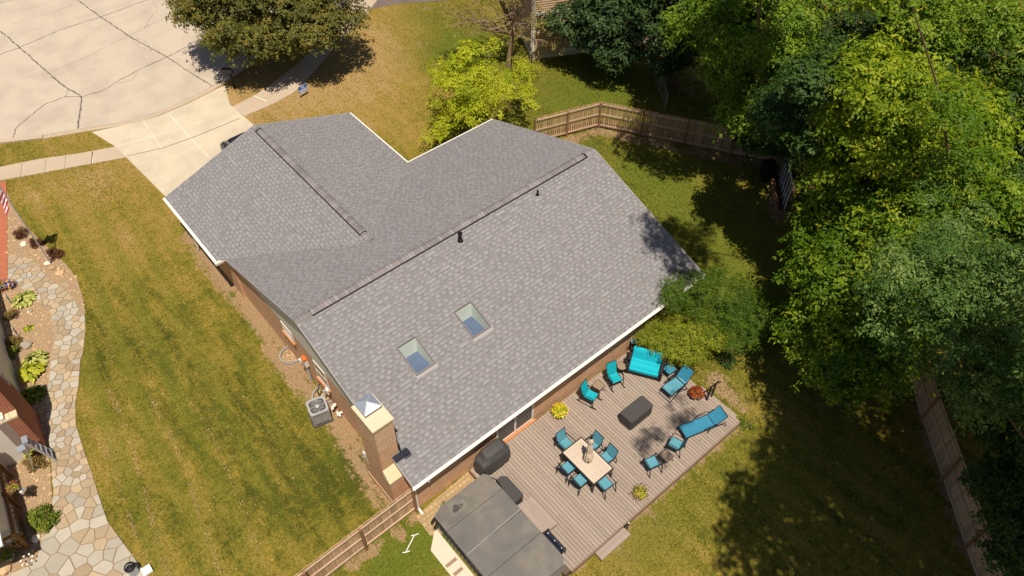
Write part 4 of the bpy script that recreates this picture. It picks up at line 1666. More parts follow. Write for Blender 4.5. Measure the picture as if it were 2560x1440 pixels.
um = thing('patio_umbrella', 'closed beige patio umbrella standing in the middle of the dining table', 'umbrella', (6.08, -9.9, DZ + .722))
mb = MB()
mb.tube([(0, 0, -.72), (0, 0, 1.86)], .019, 10)
mb.build('pole', M['bronze'], um)
rings = []
rs = random.Random(3)
lv = [(.12, .135, .30), (.16, .15, .28), (.4, .14, .26), (.62, .125, .24), (.70, .085, .2), (.76, .10, .24), (1.0, .095, .24), (1.28, .07, .2), (1.36, .055, .15), (1.40, .09, .25), (1.48, .095, .22), (1.6, .06, .15), (1.68, .03, .05)]
for i, (z, r, am) in enumerate(lv):
    ring = []
    for k in range(48):
        a = 2 * math.pi * k / 48
        q = r * (1 + am * math.sin(8 * a + i * .25) + .08 * math.sin(3 * a + i))
        ring.append((q * math.cos(a), q * math.sin(a), z + (.025 * math.sin(8 * a) if i == 0 or i == 9 else 0)))
    rings.append(ring)
mb = MB()
mb.loft(rings[:9], 0, .5)
mb.build('canopy', M['umbrella'], um, smooth=True)
mb = MB()
mb.loft(rings[9:], 0, .5)
mb.build('vent_flap', M['umbrella'], um, smooth=True)
mb = MB()
mb.lathe([(.03, 1.68), (.045, 1.7), (.045, 1.76), (.03, 1.79), (.012, 1.85)], 14)
mb.build('finial', M['black'], um)
mb = MB()
mb.lathe([(.1, .0), (.1, .012), (.03, .02)], 16)
mb.build('collar', M['black'], um)


def arc(p, q, bulge, n=6):
    p, q, b = Vector(p), Vector(q), Vector(bulge)
    return [p.lerp(q, i / n) + b * math.sin(math.pi * i / n) for i in range(n + 1)]


def sling_panel(rows, hw, mat, name, root, th=.012):
    """rows: list of (y,z) along the panel; half width hw"""
    m2 = MB()
    v = []
    n = len(rows)
    for y, z in rows:
        v += [(-hw, y, z), (-hw * .4, y, z - .012), (hw * .4, y, z - .012), (hw, y, z)]
    o = len(v)
    v += [(a, b, c - th) for a, b, c in v]
    f = []
    for i in range(n - 1):
        for k in range(3):
            a = i * 4 + k
            f.append((a, a + 1, a + 5, a + 4))
            f.append((a + o, a + 4 + o, a + 5 + o, a + 1 + o))
        f.append((i * 4, i * 4 + 4, i * 4 + 4 + o, i * 4 + o))
        f.append((i * 4 + 3, i * 4 + 3 + o, i * 4 + 7 + o, i * 4 + 7))
    f.append((0, o, o + 1, 1)); f.append((1, o + 1, o + 2, 2)); f.append((2, o + 2, o + 3, 3))
    e = (n - 1) * 4
    f.append((e, e + 1, e + 1 + o, e + o)); f.append((e + 1, e + 2, e + 2 + o, e + 1 + o)); f.append((e + 2, e + 3, e + 3 + o, e + 2 + o))
    m2.add(v, f, 0, .5)
    return m2.build(name, mat, root)


def make_chair(name, label, mat, group, rocker=False, hb=.92):
    """front faces local -Y"""
    t = thing(name, label, 'chair', (0, 0, 0), 0, group)
    hw = .235
    by = .36 if not rocker else .40
    zt = hb
    sling_panel([(-.25, .43), (-.23, .445), (-.05, .425), (.12, .42), (.2, .43)], hw - .015, mat, 'seat', t)
    sling_panel([(.21, .44), (.25, .56), (.29, .7), (by - .02, zt - .06), (by, zt)], hw - .012, mat, 'backrest', t)
    m2 = MB()
    for s in (-1, 1):
        m2.tube([(s * hw, -.26, .42), (s * hw, -.05, .415), (s * hw, .2, .425), (s * hw, .25, .55), (s * hw, by, zt + .005)], .014, 7)
    m2.tube([(-hw, by, zt), (hw, by, zt)], .014, 7)
    m2.tube([(-hw, -.26, .42), (hw, -.26, .42)], .014, 7)
    m2.tube([(-hw, .2, .41), (hw, .2, .41)], .012, 7)
    m2.build('side_frame', M['black'], t)
    for s in (-1, 1):
        x = s * (hw + .035)
        z0 = 0.05 if rocker else 0.0
        m2 = MB()
        m2.bar((x, -.30, z0), (x, -.25, .60), .03, .03)
        m2.build('leg', M['black'], t)
        m2 = MB()
        m2.bar((x, .26, .56), (x, .35, z0), .03, .03)
        m2.build('leg', M['black'], t)
        m2 = MB()
        m2.tube([(x, -.25, .58), (x, -.245, .625), (x, -.19, .655), (x, .0, .64), (x, .2, .60), (x - s * .03, .29, .64)], .017, 7)
        m2.build('armrest', M['black'], t)
        m2 = MB()
        m2.bar((x, -.27, .40), (s * hw, -.22, .42), .02, .02)
        m2.bar((x, .25, .5), (s * hw, .24, .52), .02, .02)
        build_each(m2, 'bracket', M['black'], t)
        if rocker:
            m2 = MB()
            m2.tube([(x, -.46 + i * .115, .016 + .0013 * (i - 4) ** 2 * 4) for i in range(9)], .018, 7)
            m2.build('rocker_runner', M['black'], t)
    return t


GD = 'teal dining chairs round the long patio table'
ch = make_chair('dining_chair', 'teal sling dining chair at the house end of the long table', M['teal'], GD)


def setp(o, x, y, rz, z=DZ):
    o.location = (x, y, z)
    o.rotation_euler = (0, 0, rz)
    return o


setp(ch, 6.07, -8.68, face_to(0, -1))
dup(ch, (6.80, -9.42, DZ), face_to(-1, 0), 'teal dining chair partly hidden behind the closed umbrella', GD)
dup(ch, (6.83, -10.17, DZ), face_to(-1, 0.02), 'teal dining chair beside the umbrella one, its whole back showing toward the open deck', GD)
dup(ch, (5.42, -9.52, DZ), face_to(1, 0), 'teal dining chair tucked under the hot tub side of the table, nearer the house', GD)
dup(ch, (5.42, -10.21, DZ), face_to(1, 0), 'teal dining chair tucked under the hot tub side of the table, farther from house', GD)
dup(ch, (6.04, -10.93, DZ), face_to(0.05, 1), 'teal dining chair at the lawn end of the long table', GD)
GS = 'teal armchairs by the small glass table at the lawn edge'
c2 = dup(ch, (9.38, -11.50, DZ), face_to(-.135, .475) + .06, 'teal armchair beside the small glass table, nearer the flat chaise lounge', GS)
c2.name = 'sling_armchair'
c3 = dup(ch, (8.05, -11.48, DZ), face_to(.135, .48), 'teal armchair in tree shade beside the small glass table, nearer the purple flower pot', GS)
c3.name = 'sling_armchair'
GR = 'bright teal rocking chairs by the brick wall'
rk = make_chair('rocking_chair', 'bright teal rocking chair beside the yellow flower pot', M['bright'], GR, True, 1.03)
setp(rk, 8.38, -7.70, face_to(.15, -.52))
dup(rk, (9.78, -7.72, DZ), face_to(-.14, -.54), 'bright teal rocking chair beside the round side table', GR)


def square_table(loc, rz, label):
    t = thing('side_table', label, 'side table', loc, rz, 'small square glass side tables')
    m2 = MB()
    m2.prism(rrect(.2, .2, .05), .43, .44)
    m2.build('glass_top', M['glass_table'], t)
    m2 = MB()
    pts = rrect(.21, .21, .06)
    pts.append(pts[0])
    m2.tube([(x, y, .432) for x, y in pts], .011, 6)
    m2.build('rim', M['black'], t)
    for a, b in ((1, 1), (-1, 1), (1, -1), (-1, -1)):
        m2 = MB()
        m2.tube([(a * .18, b * .18, .43), (a * .17, b * .17, .2), (a * .23, b * .23, 0)], .01, 6)
        m2.build('leg', M['black'], t)
    return t


square_table((8.97, -7.58, DZ), R_(4), 'small square glass side table between the two bright teal rocking chairs')
square_table((8.70, -11.62, DZ), R_(2), 'small square glass side table between two teal armchairs at the lawn edge')
t = thing('round_side_table', 'round glass topped side table between rocking chair and turquoise loveseat', 'side table', (10.42, -7.52, DZ))
mb = MB()
mb.lathe([(.2, .44), (.2, .452)], 24)
mb.build('glass_top', M['glass_table'], t)
mb = MB()
mb.tube([(.21 * math.cos(a), .21 * math.sin(a), .447) for a in np.linspace(0, 2 * math.pi, 25)], .013, 6, 0, .5, False)
mb.tube([(.12 * math.cos(a), .12 * math.sin(a), .12) for a in np.linspace(0, 2 * math.pi, 17)], .008, 6, 0, .5, False)
mb.build('rim', M['black'], t)
for k in range(3):
    a = k * 2.094 + .4
    mb = MB()
    mb.tube([(.17 * math.cos(a), .17 * math.sin(a), .44), (.11 * math.cos(a), .11 * math.sin(a), .15), (.2 * math.cos(a), .2 * math.sin(a), 0)], .011, 6)
    mb.build('leg', M['black'], t)

# turquoise loveseat
t = thing('wicker_loveseat', 'dark wicker loveseat with bright turquoise cushions under the chartreuse maple', 'loveseat', (11.26, -8.10, DZ), face_to(-.85, -.53))
mb = MB()
mb.box((-.74, -.42, .08), (.74, .42, .28))
mb.box((-.78, .36, .05), (.78, .5, .78))
for a in (-1, 1):
    for b in (-.36, .4):
        mb.box((a * .7 - .04, b - .04, 0), (a * .7 + .04, b + .04, .1))
mb.build('frame', M['wicker'], t, bevel=.03)
for s in (-1, 1):
    mb = MB()
    mb.box((s * .71 - .08, -.44, .06), (s * .71 + .08, .36, .60))
    arm = mb.build('armrest', M['wicker'], t, bevel=.05, seg=3)
mb = MB()
mb.lathe([(.14, .55), (.15, .57), (.13, .6), (.06, .6), (.055, .57)], 18, (-.80, -.16, 0))
mb.build('cup_holder', M['black'], t)
mb = MB()
rows = []
for i in range(9):
    y = -.44 + i * .1
    rows.append((y, .44 + .02 * math.sin(i * 1.9)))
sling_panel(rows, .62, M['turq'], 'seat_cushion', t, .13)
rows = [(.25 + i * .016, .46 + i * .05 + .0) for i in range(9)]
sling_panel([(.20, .45), (.235, .56), (.27, .68), (.31, .80), (.36, .88), (.46, .90), (.5, .86)], .62, M['turq'], 'back_cushion', t, .10)

t = thing('ottoman', 'square deep teal ottoman between loveseat and reclining chair', 'ottoman', (11.90, -8.91, DZ), R_(-3))
mb = MB()
mb.box((-.23, -.2, .33), (.23, .2, .42))
mb.build('cushion', M['blue'], t, bevel=.04, seg=3)
mb = MB()
for a, b in ((-1, -1), (1, -1), (1, 1), (-1, 1)):
    mb.tube([(a * .2, b * .17, .34), (a * .21, b * .18, 0)], .014, 6)
mb.bar((-.21, -.18, .32), (.21, -.18, .32), .025, .03)
mb.bar((-.21, .18, .32), (.21, .18, .32), .025, .03)
mb.build('frame', M['black'], t)

# zero gravity recliner: foot at local -Y
t = thing('reclining_chair', 'dusty teal folding recliner with raised headrest beside the red flower pot', 'reclining chair', (11.5, -9.63, DZ), face_to(-1, .02))
sling_panel([(-.55, .36), (-.50, .42), (-.3, .47), (-.05, .43), (.16, .40), (.24, .42)], .26, M['teal'], 'seat', t)
sling_panel([(.25, .44), (.36, .62), (.5, .82), (.62, 1.0), (.66, 1.05)], .26, M['blue'], 'backrest', t)
mb = MB()
mb.tube([(-.24, .28, .50), (.24, .28, .50)], [.05, .05], 10)
mb.build('pillow', M['steelblue'], t, smooth=True)
mb = MB()
for s in (-1, 1):
    x = s * .285
    mb.tube([(x, -.55, .36), (x, -.3, .47), (x, .0, .42), (x, .24, .42), (x, .5, .82), (x, .66, 1.05)], .016, 7)
mb.tube([(-.285, -.55, .36), (.285, -.55, .36)], .016, 7)
mb.tube([(-.285, .66, 1.05), (.285, .66, 1.05)], .016, 7)
mb.build('side_frame', M['black'], t)
for s in (-1, 1):
    x = s * .32
    mb = MB()
    mb.tube([(x, -.62, .02), (x, -.2, .3), (x, .25, .60)], .015, 7)
    mb.tube([(x, .45, .02), (x, .1, .3), (x, -.2, .58)], .015, 7)
    mb.build('leg', M['black'], t)
    mb = MB()
    mb.bar((x, -.22, .60), (x, .28, .62), .045, .03)
    mb.build('armrest', M['black'], t)
mb = MB()
mb.tube([(-.32, -.62, .02), (.32, -.62, .02)], .015, 7)
mb.tube([(-.32, .45, .02), (.32, .45, .02)], .015, 7)
build_each(mb, 'floor_bar', M['black'], t)

# chaise lounge: foot at local -Y
t = thing('chaise_lounge', 'long flat deep teal chaise lounge with raised back at the deck corner', 'chaise lounge', (10.9, -11.56, DZ), face_to(-1.75, .54))
sling_panel([(-.90, .31), (-.85, .34), (-.3, .335), (.2, .33), (.44, .335)], .28, M['blue'], 'seat', t)
sling_panel([(.46, .345), (.62, .46), (.8, .60), (.95, .73)], .28, M['blue'], 'backrest', t)
mb = MB()
for s in (-1, 1):
    mb.tube([(s * .30, -.92, .27), (s * .30, -.84, .33), (s * .30, .45, .325), (s * .30, .95, .325)], .016, 7)
    mb.tube([(s * .295, .45, .335), (s * .295, .95, .735)], .014, 7)
mb.tube([(-.3, -.9, .3), (.3, -.9, .3)], .016, 7)
mb.tube([(-.3, .45, .325), (.3, .45, .325)], .016, 7)
mb.tube([(-.295, .95, .735), (.295, .95, .735)], .014, 7)
mb.build('frame', M['black'], t)
for s in (-1, 1):
    for y0, y1 in ((-.84, -.98), (.25, .12), (.9, 1.02)):
        mb = MB()
        mb.tube([(s * .30, y0, .33), (s * .315, y1, 0)], .016, 7)
        mb.build('leg', M['black'], t)
    mb = MB()
    mb.tube([(s * .31, -.12, .33), (s * .33, -.06, .5), (s * .33, .0, .53), (s * .33, .35, .54), (s * .31, .5, .5), (s * .3, .52, .40)], .016, 7)
    mb.build('armrest', M['black'], t)

# teal tray table with two black discs leaning by the wall
t = thing('tray_table', 'dusty teal tray with two black cup holders on dark legs by the brick wall', 'tray table', (11.79, -7.0, DZ), R_(-30))
mb = MB()
v = rrect(.2, .16, .04)
mb.prism(v, .0, .02)
tr = mb.build('tray', M['steelblue'], t)
tr.location = (0, 0, .52)
tr.rotation_euler = (R_(-20), R_(-12), 0)
mb = MB()
for x, y in ((.1, .06), (-.1, -.06)):
    mb.lathe([(.04, .021), (.04, .026)], 14, (x, y, 0))
build_each(mb, 'cup_holder', M['black'], tr)
for a, b in ((-1, -1), (1, 1)):
    mb = MB()
    mb.tube([(a * .17, -.16, 0), (a * .17, .12, .5)], .012, 6)
    mb.tube([(a * .16, .18, 0), (a * .16, -.12, .5)], .012, 6)
    mb.build('leg', M['black'], t)


# flower pots
def flower_pot(loc, label, pot_r, pot_h, fr, leaf, flower, nl, nf, fs=.05, zs=.55, spike=0.0):
    t = thing('flower_pot', label, 'flower pot', loc)
    m2 = MB()
    m2.lathe([(pot_r * .7, 0), (pot_r, pot_h), (pot_r * 1.06, pot_h), (pot_r * 1.06, pot_h + .03), (pot_r * .92, pot_h + .03), (pot_r * .9, pot_h - .02), (0.01, pot_h - .02)], 18)
    m2.build('pot', M['pot'], t)
    d = RNG.normal(size=(nl, 3))
    d /= np.linalg.norm(d, axis=1, keepdims=True)
    d[:, 2] = np.abs(d[:, 2])
    rad = fr * RNG.uniform(.5, 1.0, nl)[:, None]
    P = d * rad * np.array([1, 1, zs]) + np.array([0, 0, pot_h])
    leaf_mesh('foliage', P, d + RNG.normal(size=(nl, 3)) * .4 + np.array([0, 0, .5]), .085, leaf, t, RNG.random(nl), .45)
    d = RNG.normal(size=(nf, 3))
    d /= np.linalg.norm(d, axis=1, keepdims=True)
    d[:, 2] = np.abs(d[:, 2])
    P = d * fr * RNG.uniform(.92, 1.12 + spike, nf)[:, None] * np.array([1, 1, zs]) + np.array([0, 0, pot_h + .02])
    leaf_mesh('blossoms', P, d * .6 + np.array([0, 0, .8]) + RNG.normal(size=(nf, 3)) * .25, fs, flower, t, RNG.random(nf), .9, .05)
    return t


flower_pot((6.98, -7.36, DZ), 'round pot overflowing with yellow flowers by the brick wall', .2, .24, .34, M['lf_hosta_g'], M['lf_ydaisy'], 1100, 150, .06, .75)
flower_pot((6.90, -11.98, DZ), 'pot of light green leaves with dark purple flowers at the lawn edge of the deck', .17, .2, .30, M['lf_hosta_g'], M['lf_pdaisy'], 420, 70, .05, .7, .25)
flower_pot((11.94, -10.42, DZ), 'pot of red and orange flowers beside the black handrail', .2, .22, .30, M['lf_green'], M['lf_rdaisy'], 500, 330, .065, .75)
flower_pot((2.75, -12.95, 0), 'low green plant pot at the bottom edge beside the hot tub corner', .2, .2, .38, M['lf_green'], M['lf_hosta_g'], 700, 120, .07, .7)
t = thing('garden_lantern', 'little dark solar lantern with two bulbs beside the deck step', 'lantern', (5.66, -12.55, .0))
mb = MB()
mb.tube([(0, 0, 0), (0, 0, .38)], .015, 8)
mb.build('stake', M['black'], t)
mb = MB()
mb.lathe([(.04, .36), (.05, .40), (.05, .48), (.02, .5)], 12, (.04, .03, 0))
mb.lathe([(.05, .30), (.06, .34), (.05, .42), (.02, .44)], 12, (-.07, .05, 0))
build_each(mb, 'lamp_head', M['black'], t)
mb = MB()
mb.lathe([(.03, .49), (.035, .52), (.01, .55)], 10, (.04, .03, 0))
mb.build('bulb', M['rock_pale'], t)

t = thing('pvc_stand', 'white plastic pipe with short angled ends lying on the small lawn', 'pipe', tuple(at(1021, 1362, .03)))
mb = MB()
a, b = at(1036, 1338, .04) - t.location, at(1014, 1381, .04) - t.location
mb.tube([a, b], .022, 8)
mb.build('shaft', M['pipe_white'], t)
for e, s in ((a, 1), (b, -1)):
    mb = MB()
    mb.tube([e, e + Vector((.15, -.06, 0.02))], .02, 7)
    mb.tube([e, e + Vector((-.1, .06, 0.02))], .02, 7)
    build_each(mb, 'cross_arm', M['pipe_white'], t)
t = thing('milk_crate', 'white plastic crate on the concrete slab at the bottom edge beside the hot tub', 'crate', (-.02, -11.05, .05), R_(2))
mb = MB()
for a in (-1, 1):
    mb.box((a * .2 - .02, -.2, 0), (a * .2 + .02, .2, .3))
    mb.box((-.18, a * .2 - .02, 0), (.18, a * .2 + .02, .3))
mb.box((-.18, -.18, .0), (.18, .18, .02))
mb.build('shell', M['pipe_white'], t)
mb = MB()
mb.blob((0, 0, .12), .11, 4, 0, .5, .8)
mb.build('contents', M['steel'], t)


# ------------------------------------------------------------------ fences
def fence(name, label, pts, h=1.78, side=1, post_every=2.44, gap=.135, pw=.088, first=True, lastpost=True):
    """rails on `side` (left of travel = +1); pickets on the other face"""
    root = thing(name, label, 'fence', (pts[0][0], pts[0][1], 0))
    rails, pick = MB(), MB()
    posts = []
    for (a, b) in zip(pts[:-1], pts[1:]):
        A, B = Vector((*a, 0)), Vector((*b, 0))
        d = (B - A)
        ln = d.length
        d.normalize()
        nrm = Vector((-d.y, d.x, 0)) * side
        n = max(1, round(ln / post_every))
        for i in range(n + 1):
            p = A + d * (ln * i / n)
            if not any((p - q).length < .3 for q, _, _ in posts):
                posts.append((p, d.copy(), nrm.copy()))
        for z in (.22, .95, 1.62):
            off = nrm * .03
            for i in range(n):
                p, q = A + d * (ln * i / n), A + d * (ln * (i + 1) / n)
                wob = random.uniform(-.012, .012)
                rails.bar(p + off + Vector((0, 0, z + wob)), q + off + Vector((0, 0, z - wob)), .04, .09, 0)
        k = int(ln / gap)
        for i in range(k):
            p = A + d * (gap * (i + .5))
            o = p - nrm * .012
            hh = h + random.uniform(-.015, .015)
            lean = d * random.uniform(-.008, .008)
            pick.bar(o + Vector((0, 0, .05)), o + lean + Vector((0, 0, hh)), pw, .02, 0, None, nrm)
    rails.build('rails', M['fence_rail'], root, True)
    pick.build('pickets', M['fence'], root, True)
    for p, d, nr in posts:
        m2 = MB()
        m2.bar(p + nr * .085 + Vector((0, 0, -.02)), p + nr * .085 + Vector((0, 0, h - .04)), .09, .09, 0, None, (d.x, d.y, 0))
        m2.build('post', M['fence_post'], root, True)
    return root


fence('picket_fence', 'weathered wood fence with long shaded run at the far end of the back yard', [(18.05, 6.78), (21.93, 5.55), (27.25, -3.1)], side=-1)
fence('picket_fence', 'weathered wood fence from the brick house corner down to the bottom edge', [(.08, -6.78), (-9.0, -6.9)], side=1, pw=.128, gap=.138)
fence('picket_fence', 'shaded wood fence under the dark trees at the right edge', [(26.4, -8.9), (20.45, -15.15), (18.42, -17.2), (16.6, -19.15), (14.7, -21.15), (11.3, -24.8)], side=-1, pw=.128, gap=.138)

# chain link fence beyond the far fence
t = thing('chain_link_fence', 'thin grey chain link fence running back from the far wood fence under the trees', 'fence', (26.1, 4.1, 0))
g = NT('chain link', .5)
wv = g.n('TexCoord')
a_ = g.n('Mapping')
a_.inputs['Rotation'].default_value = (0, 0, R_(45))
g.l(wv.outputs['UV'], a_.inputs[0])
ck = g.n('TexBrick', offset=0.0)
ck.inputs['Scale'].default_value = 1
ck.inputs['Brick Width'].default_value = .06
ck.inputs['Row Height'].default_value = .06
ck.inputs['Mortar Size'].default_value = .004
g.l(a_.outputs[0], ck.inputs[0])
g.color(srgb(150, 150, 150))
tr_ = g.n('BsdfTransparent')
mx = g.n('MixShader')
g.l(ck.outputs['Fac'], mx.inputs[0])
g.l(tr_.outputs[0], mx.inputs[1])
g.l(g.b.outputs[0], mx.inputs[2])
g.l(mx.outputs[0], g.t.nodes['Material Output'].inputs[0])
mb = MB()
mb.add([(0, 0, 0), (2.3, 3.1, 0), (2.3, 3.1, 1.2), (0, 0, 1.2)], [(0, 1, 2, 3)])
mb.build('mesh_panel', g.m, t)
mb = MB()
mb.tube([(0, 0, 1.2), (2.3, 3.1, 1.2)], .02, 6)
mb.build('top_rail', M['steel'], t)
for k in range(3):
    mb = MB()
    mb.tube([(1.15 * k, 1.55 * k, 0), (1.15 * k, 1.55 * k, 1.23)], .025, 6)
    mb.build('post', M['steel'], t)

# navy lattice panel with white strips in the shaded corner + timber edging + dark bin
ct = at(1957, 530)
t = thing('barred_panel', 'navy blue panel with white bars standing in the shaded fence corner', 'panel', (24.35, -5.78, .0), 0)
mb = MB()
u = Vector((1.92, 1.78, 0))
nrm_ = Vector((-.68, .733, 0))


def pp(a, b, o=0):
    return u * a + Vector((0, 0, .12 + 1.75 * b)) + nrm_ * o


mb.add([pp(0, 0), pp(1, 0), pp(1, 1), pp(0, 1), pp(0, 0, -.04), pp(1, 0, -.04), pp(1, 1, -.04), pp(0, 1, -.04)], [(0, 3, 2, 1), (4, 5, 6, 7), (0, 1, 5, 4), (1, 2, 6, 5), (2, 3, 7, 6), (3, 0, 4, 7)])
mb.build('board', M['slate'], t)
for a0, b0, a1, b1, wd in [(0, 0, 1, 0, .05), (0, 0, 0, 1, .14), (1, 0, 1, 1, .06), (0, 1, 1, 1, .06), (.16, 0, .16, 1, .11), (.34, 0, .34, 1, .11), (.52, 0, .52, 1, .11), (.70, 0, .70, 1, .11), (.84, 0, .84, 1, .11), (.16, .3, .70, .3, .05)]:
    mb = MB()
    mb.bar(pp(a0, b0, .02 + (.004 if b0 == b1 else 0)), pp(a1, b1, .02 + (.004 if b0 == b1 else 0)), .02, wd, 0, .5, tuple(u.normalized()) if b0 != b1 else (0, 0, 1))
    mb.build('bar', M['white'], t)
t = thing('raised_bed', 'brown timber edged raised bed below the navy white barred panel', 'raised bed', (25.3, -5.9, 0))
mb = MB()
ud, nd_ = u.normalized(), nrm_
b0 = Vector((24.35, -5.78, 0)) - t.location
pa, pb = b0 + nd_ * .42 - ud * .35, b0 + ud * 2.6 + nd_ * .42
pc = b0 - nd_ * 2.2 - ud * .35
for z in (.09, .26):
    zz = Vector((0, 0, z))
    mb.bar(pa + zz, pb + zz, .15, .16)
    mb.bar(pa + zz - nd_ * .08, pc + zz, .15, .16)
build_each(mb, 'timber', M['fence_post'], t)
mb = MB()
pd = b0 + ud * 2.6 - nd_ * 2.2
mb.prism([tuple(q[:2]) for q in (pa + ud * .08, pb, pd, pc + ud * .08)], 0, .2)
mb.build('soil', M['mulch'], t)
t = thing('trash_bin', 'tall black bin standing behind the navy white barred panel at the fence end', 'bin', (25.75, -3.55, 0), R_(-30))
mb = MB()
mb.loft([super_ring(0, 0, .27, .3, 0, 6, 24), super_ring(0, 0, .34, .38, 1.0, 6, 24)])
mb.build('body', M['rubber'], t)
mb = MB()
mb.loft([super_ring(0, 0, .36, .4, 1.0, 6, 24), super_ring(0, 0, .34, .38, 1.07, 6, 24)])
mb.build('lid', M['rubber'], t)

# ------------------------------------------------------------------ front: mailbox, sign, cars
t = thing('mailbox', 'black mailbox with red flag on a post by the street kerb', 'mailbox', tuple(at(586, 219)), face_to(-.75, .66))
mb = MB()
mb.box((-.055, -.055, 0), (.055, .055, 1.12))
mb.box((-.05, -.42, 1.04), (.05, .25, 1.12))
mb.build('post', M['black'], t)
mb = MB()
n = 9
v = []
for y in (-.36, .18):
    v += [(-.13, y, 1.13), (.13, y, 1.13), (.13, y, 1.27)] + [(.13 * math.cos(a), y, 1.27 + .13 * math.sin(a)) for a in np.linspace(.2, math.pi - .2, n)] + [(-.13, y, 1.27)]
k = len(v) // 2
mb.add(v, [tuple(range(k)), tuple(range(2 * k - 1, k - 1, -1))] + [(i, i + k, (i + 1) % k + k, (i + 1) % k) for i in range(k)], 0, .5)
bx = mb.build('box_body', M['paint_dark'], t)
mb = MB()
mb.box((-.145, -.2, 1.2), (-.131, -.05, 1.27))
mb.build('flag', M['red'], t)

t = thing('yard_sign', 'small blue and white yard sign on the dry front lawn', 'sign', (10.42, 19.15, 0), 0)
a, b = Vector((-.3, -.10, 0)), Vector((.34, .02, 0))
dr = (b - a).normalized()
nr = Vector((dr.y, -dr.x, 0))
mb = MB()
mb.bar(a.lerp(b, .5) + Vector((0, 0, .30)), a.lerp(b, .5) + Vector((0, 0, .80)), .64, .012, 0, .5, nr)
mb.build('sign_face', M['sign_blue'], t)
mb = MB()


def sp(u_, z, o=.012):
    return a.lerp(b, .5) + dr * u_ + nr * o + Vector((0, 0, z))


for z, u0, u1, hh in ((.51, -.28, .28, .035), (.45, -.27, -.02, .03), (.45, .02, .27, .03), (.40, -.27, .27, .02), (.36, -.25, .1, .025), (.36, .14, .26, .025)):
    mb.bar(sp(u0, z), sp(u1, z), .006, hh, 0, .5)
mb.bar(sp(-.13, .69), sp(0, .765), .006, .025)
mb.bar(sp(0, .765), sp(.13, .69), .006, .025)
for z in (.302, .798):
    mb.bar(sp(-.32, z), sp(.32, z), .006, .014)
for u0 in (-.315, .315):
    mb.bar(sp(u0, .3), sp(u0, .8), .014, .006, 0, .5, nr)
mb.build('print', M['sign_white'], t)
MT = Matrix.Translation(sp(0, .62)) @ Matrix((dr.to_3d(), Vector((0, 0, 1)), nr)).transposed().to_4x4()
text_mesh('THE', .14, 'lettering', M['sign_white'], t, MT)
for u0 in (-.2, .2):
    mb = MB()
    mb.tube([sp(u0, 0, 0), sp(u0, .5, 0)], .008, 6)
    mb.build('stake', M['steel'], t)


def make_car(loc, rz, label):
    t = thing('parked_car', label, 'car', loc, rz)
    m2 = MB()
    st = [(-2.25, .45, .62, .72), (-2.2, .35, .72, .80), (-1.9, .3, .95, .86), (-.9, .28, 1.0, .9), (.2, .28, 1.02, .9), (1.6, .28, 1.02, .88), (2.2, .32, .95, .84), (2.28, .42, .75, .76)]
    rings = []
    for y, z0, z1, hw in st:
        rings.append([(-hw, y, z0), (-hw, y, (z0 + z1) / 2), (-hw * .96, y, z1 - .08), (-hw * .8, y, z1), (hw * .8, y, z1), (hw * .96, y, z1 - .08), (hw, y, (z0 + z1) / 2), (hw, y, z0)])
    m2.loft(rings)
    m2.build('body', M['paint_dark'], t, smooth=True)
    m2 = MB()
    st = [(-1.0, .74, 1.0, 1.02), (-.3, .66, 1.0, 1.48), (.5, .66, 1.0, 1.54), (1.5, .64, 1.0, 1.48), (2.1, .7, .96, 1.02)]
    rings = [[(-hw, y, z0), (-hw * .92, y, z1 - .05), (-hw * .7, y, z1), (hw * .7, y, z1), (hw * .92, y, z1 - .05), (hw, y, z0)] for y, hw, z0, z1 in st]
    m2.loft(rings)
    m2.build('windows', M['glass_dark'], t)
    m2 = MB()
    m2.loft([[(-.58, y, z), (-.5, y, z + .03), (.5, y, z + .03), (.58, y, z)] for y, z in ((-.3, 1.47), (.5, 1.53), (1.45, 1.475))])
    m2.build('roof_panel', M['paint_dark'], t)
    for a in (-.82, .82):
        for y in (-1.4, 1.4):
            m2 = MB()
            m2.tube([(a - .1, y, .33), (a + .1, y, .33)], .33, 20)
            wh = m2.build('wheel', M['rubber'], t)
            m2 = MB()
            m2.tube([(a - .105, y, .33), (a + .105, y, .33)], .2, 14)
            m2.build('rim', M['metal'], wh)
    for a in (-.62, .62):
        m2 = MB()
        m2.box((a - .14, 2.18, .7), (a + .14, 2.27, .82))
        m2.build('tail_light', M['red'], t)
        m2 = MB()
        m2.box((a - .16, -2.27, .6), (a + .16, -2.18, .7))
        m2.build('headlight', M['metal'], t)
    return t


make_car((5.0, 14.80, .034), R_(2), 'dark car on the pale driveway mostly hidden behind the roof edge')
q = at(1000, -22)
make_car((q.x + .6, q.y + 1.0, 0), R_(-72), 'dark car on the old asphalt drive, only its lower side showing at the top edge')

# ------------------------------------------------------------------ neighbour house at top
t = thing('neighbour_house', 'tan clapboard house wall with pale corner boards between trees at the top edge', 'house', (23.6, 13.2, 0), math.atan2(-1, 2.05))
mb = MB()
mb.box((0, 0, .3), (9, 10, 6.2))
wl_ = mb.build('wall', M['siding'], t)
g = NT('tan clapboard', .7)
uvn = g.coord('UV')
sx = g.n('SeparateXYZ')
g.l(uvn, sx.inputs[0])
fr = g.math('FRACT', g.math('DIVIDE', sx.outputs[1], .15))
c = g.mix(g.noise(2, 4, .6), srgb(186, 156, 122), srgb(208, 178, 142))
g.color(c)
g.bump(g.math('SUBTRACT', 1.0, fr), .9, .03)
wl_.data.materials.clear()
wl_.data.materials.append(g.m)
mb = MB()
for k in range(38):
    z = .34 + k * .15
    mb.box((.1, -.026, z), (8.9, -.002, z + .03), 0)
    mb.box((-.026, .1, z), (-.002, 9.9, z + .03), 0)
mb.build('clapboard', g.m, t)
mb = MB()
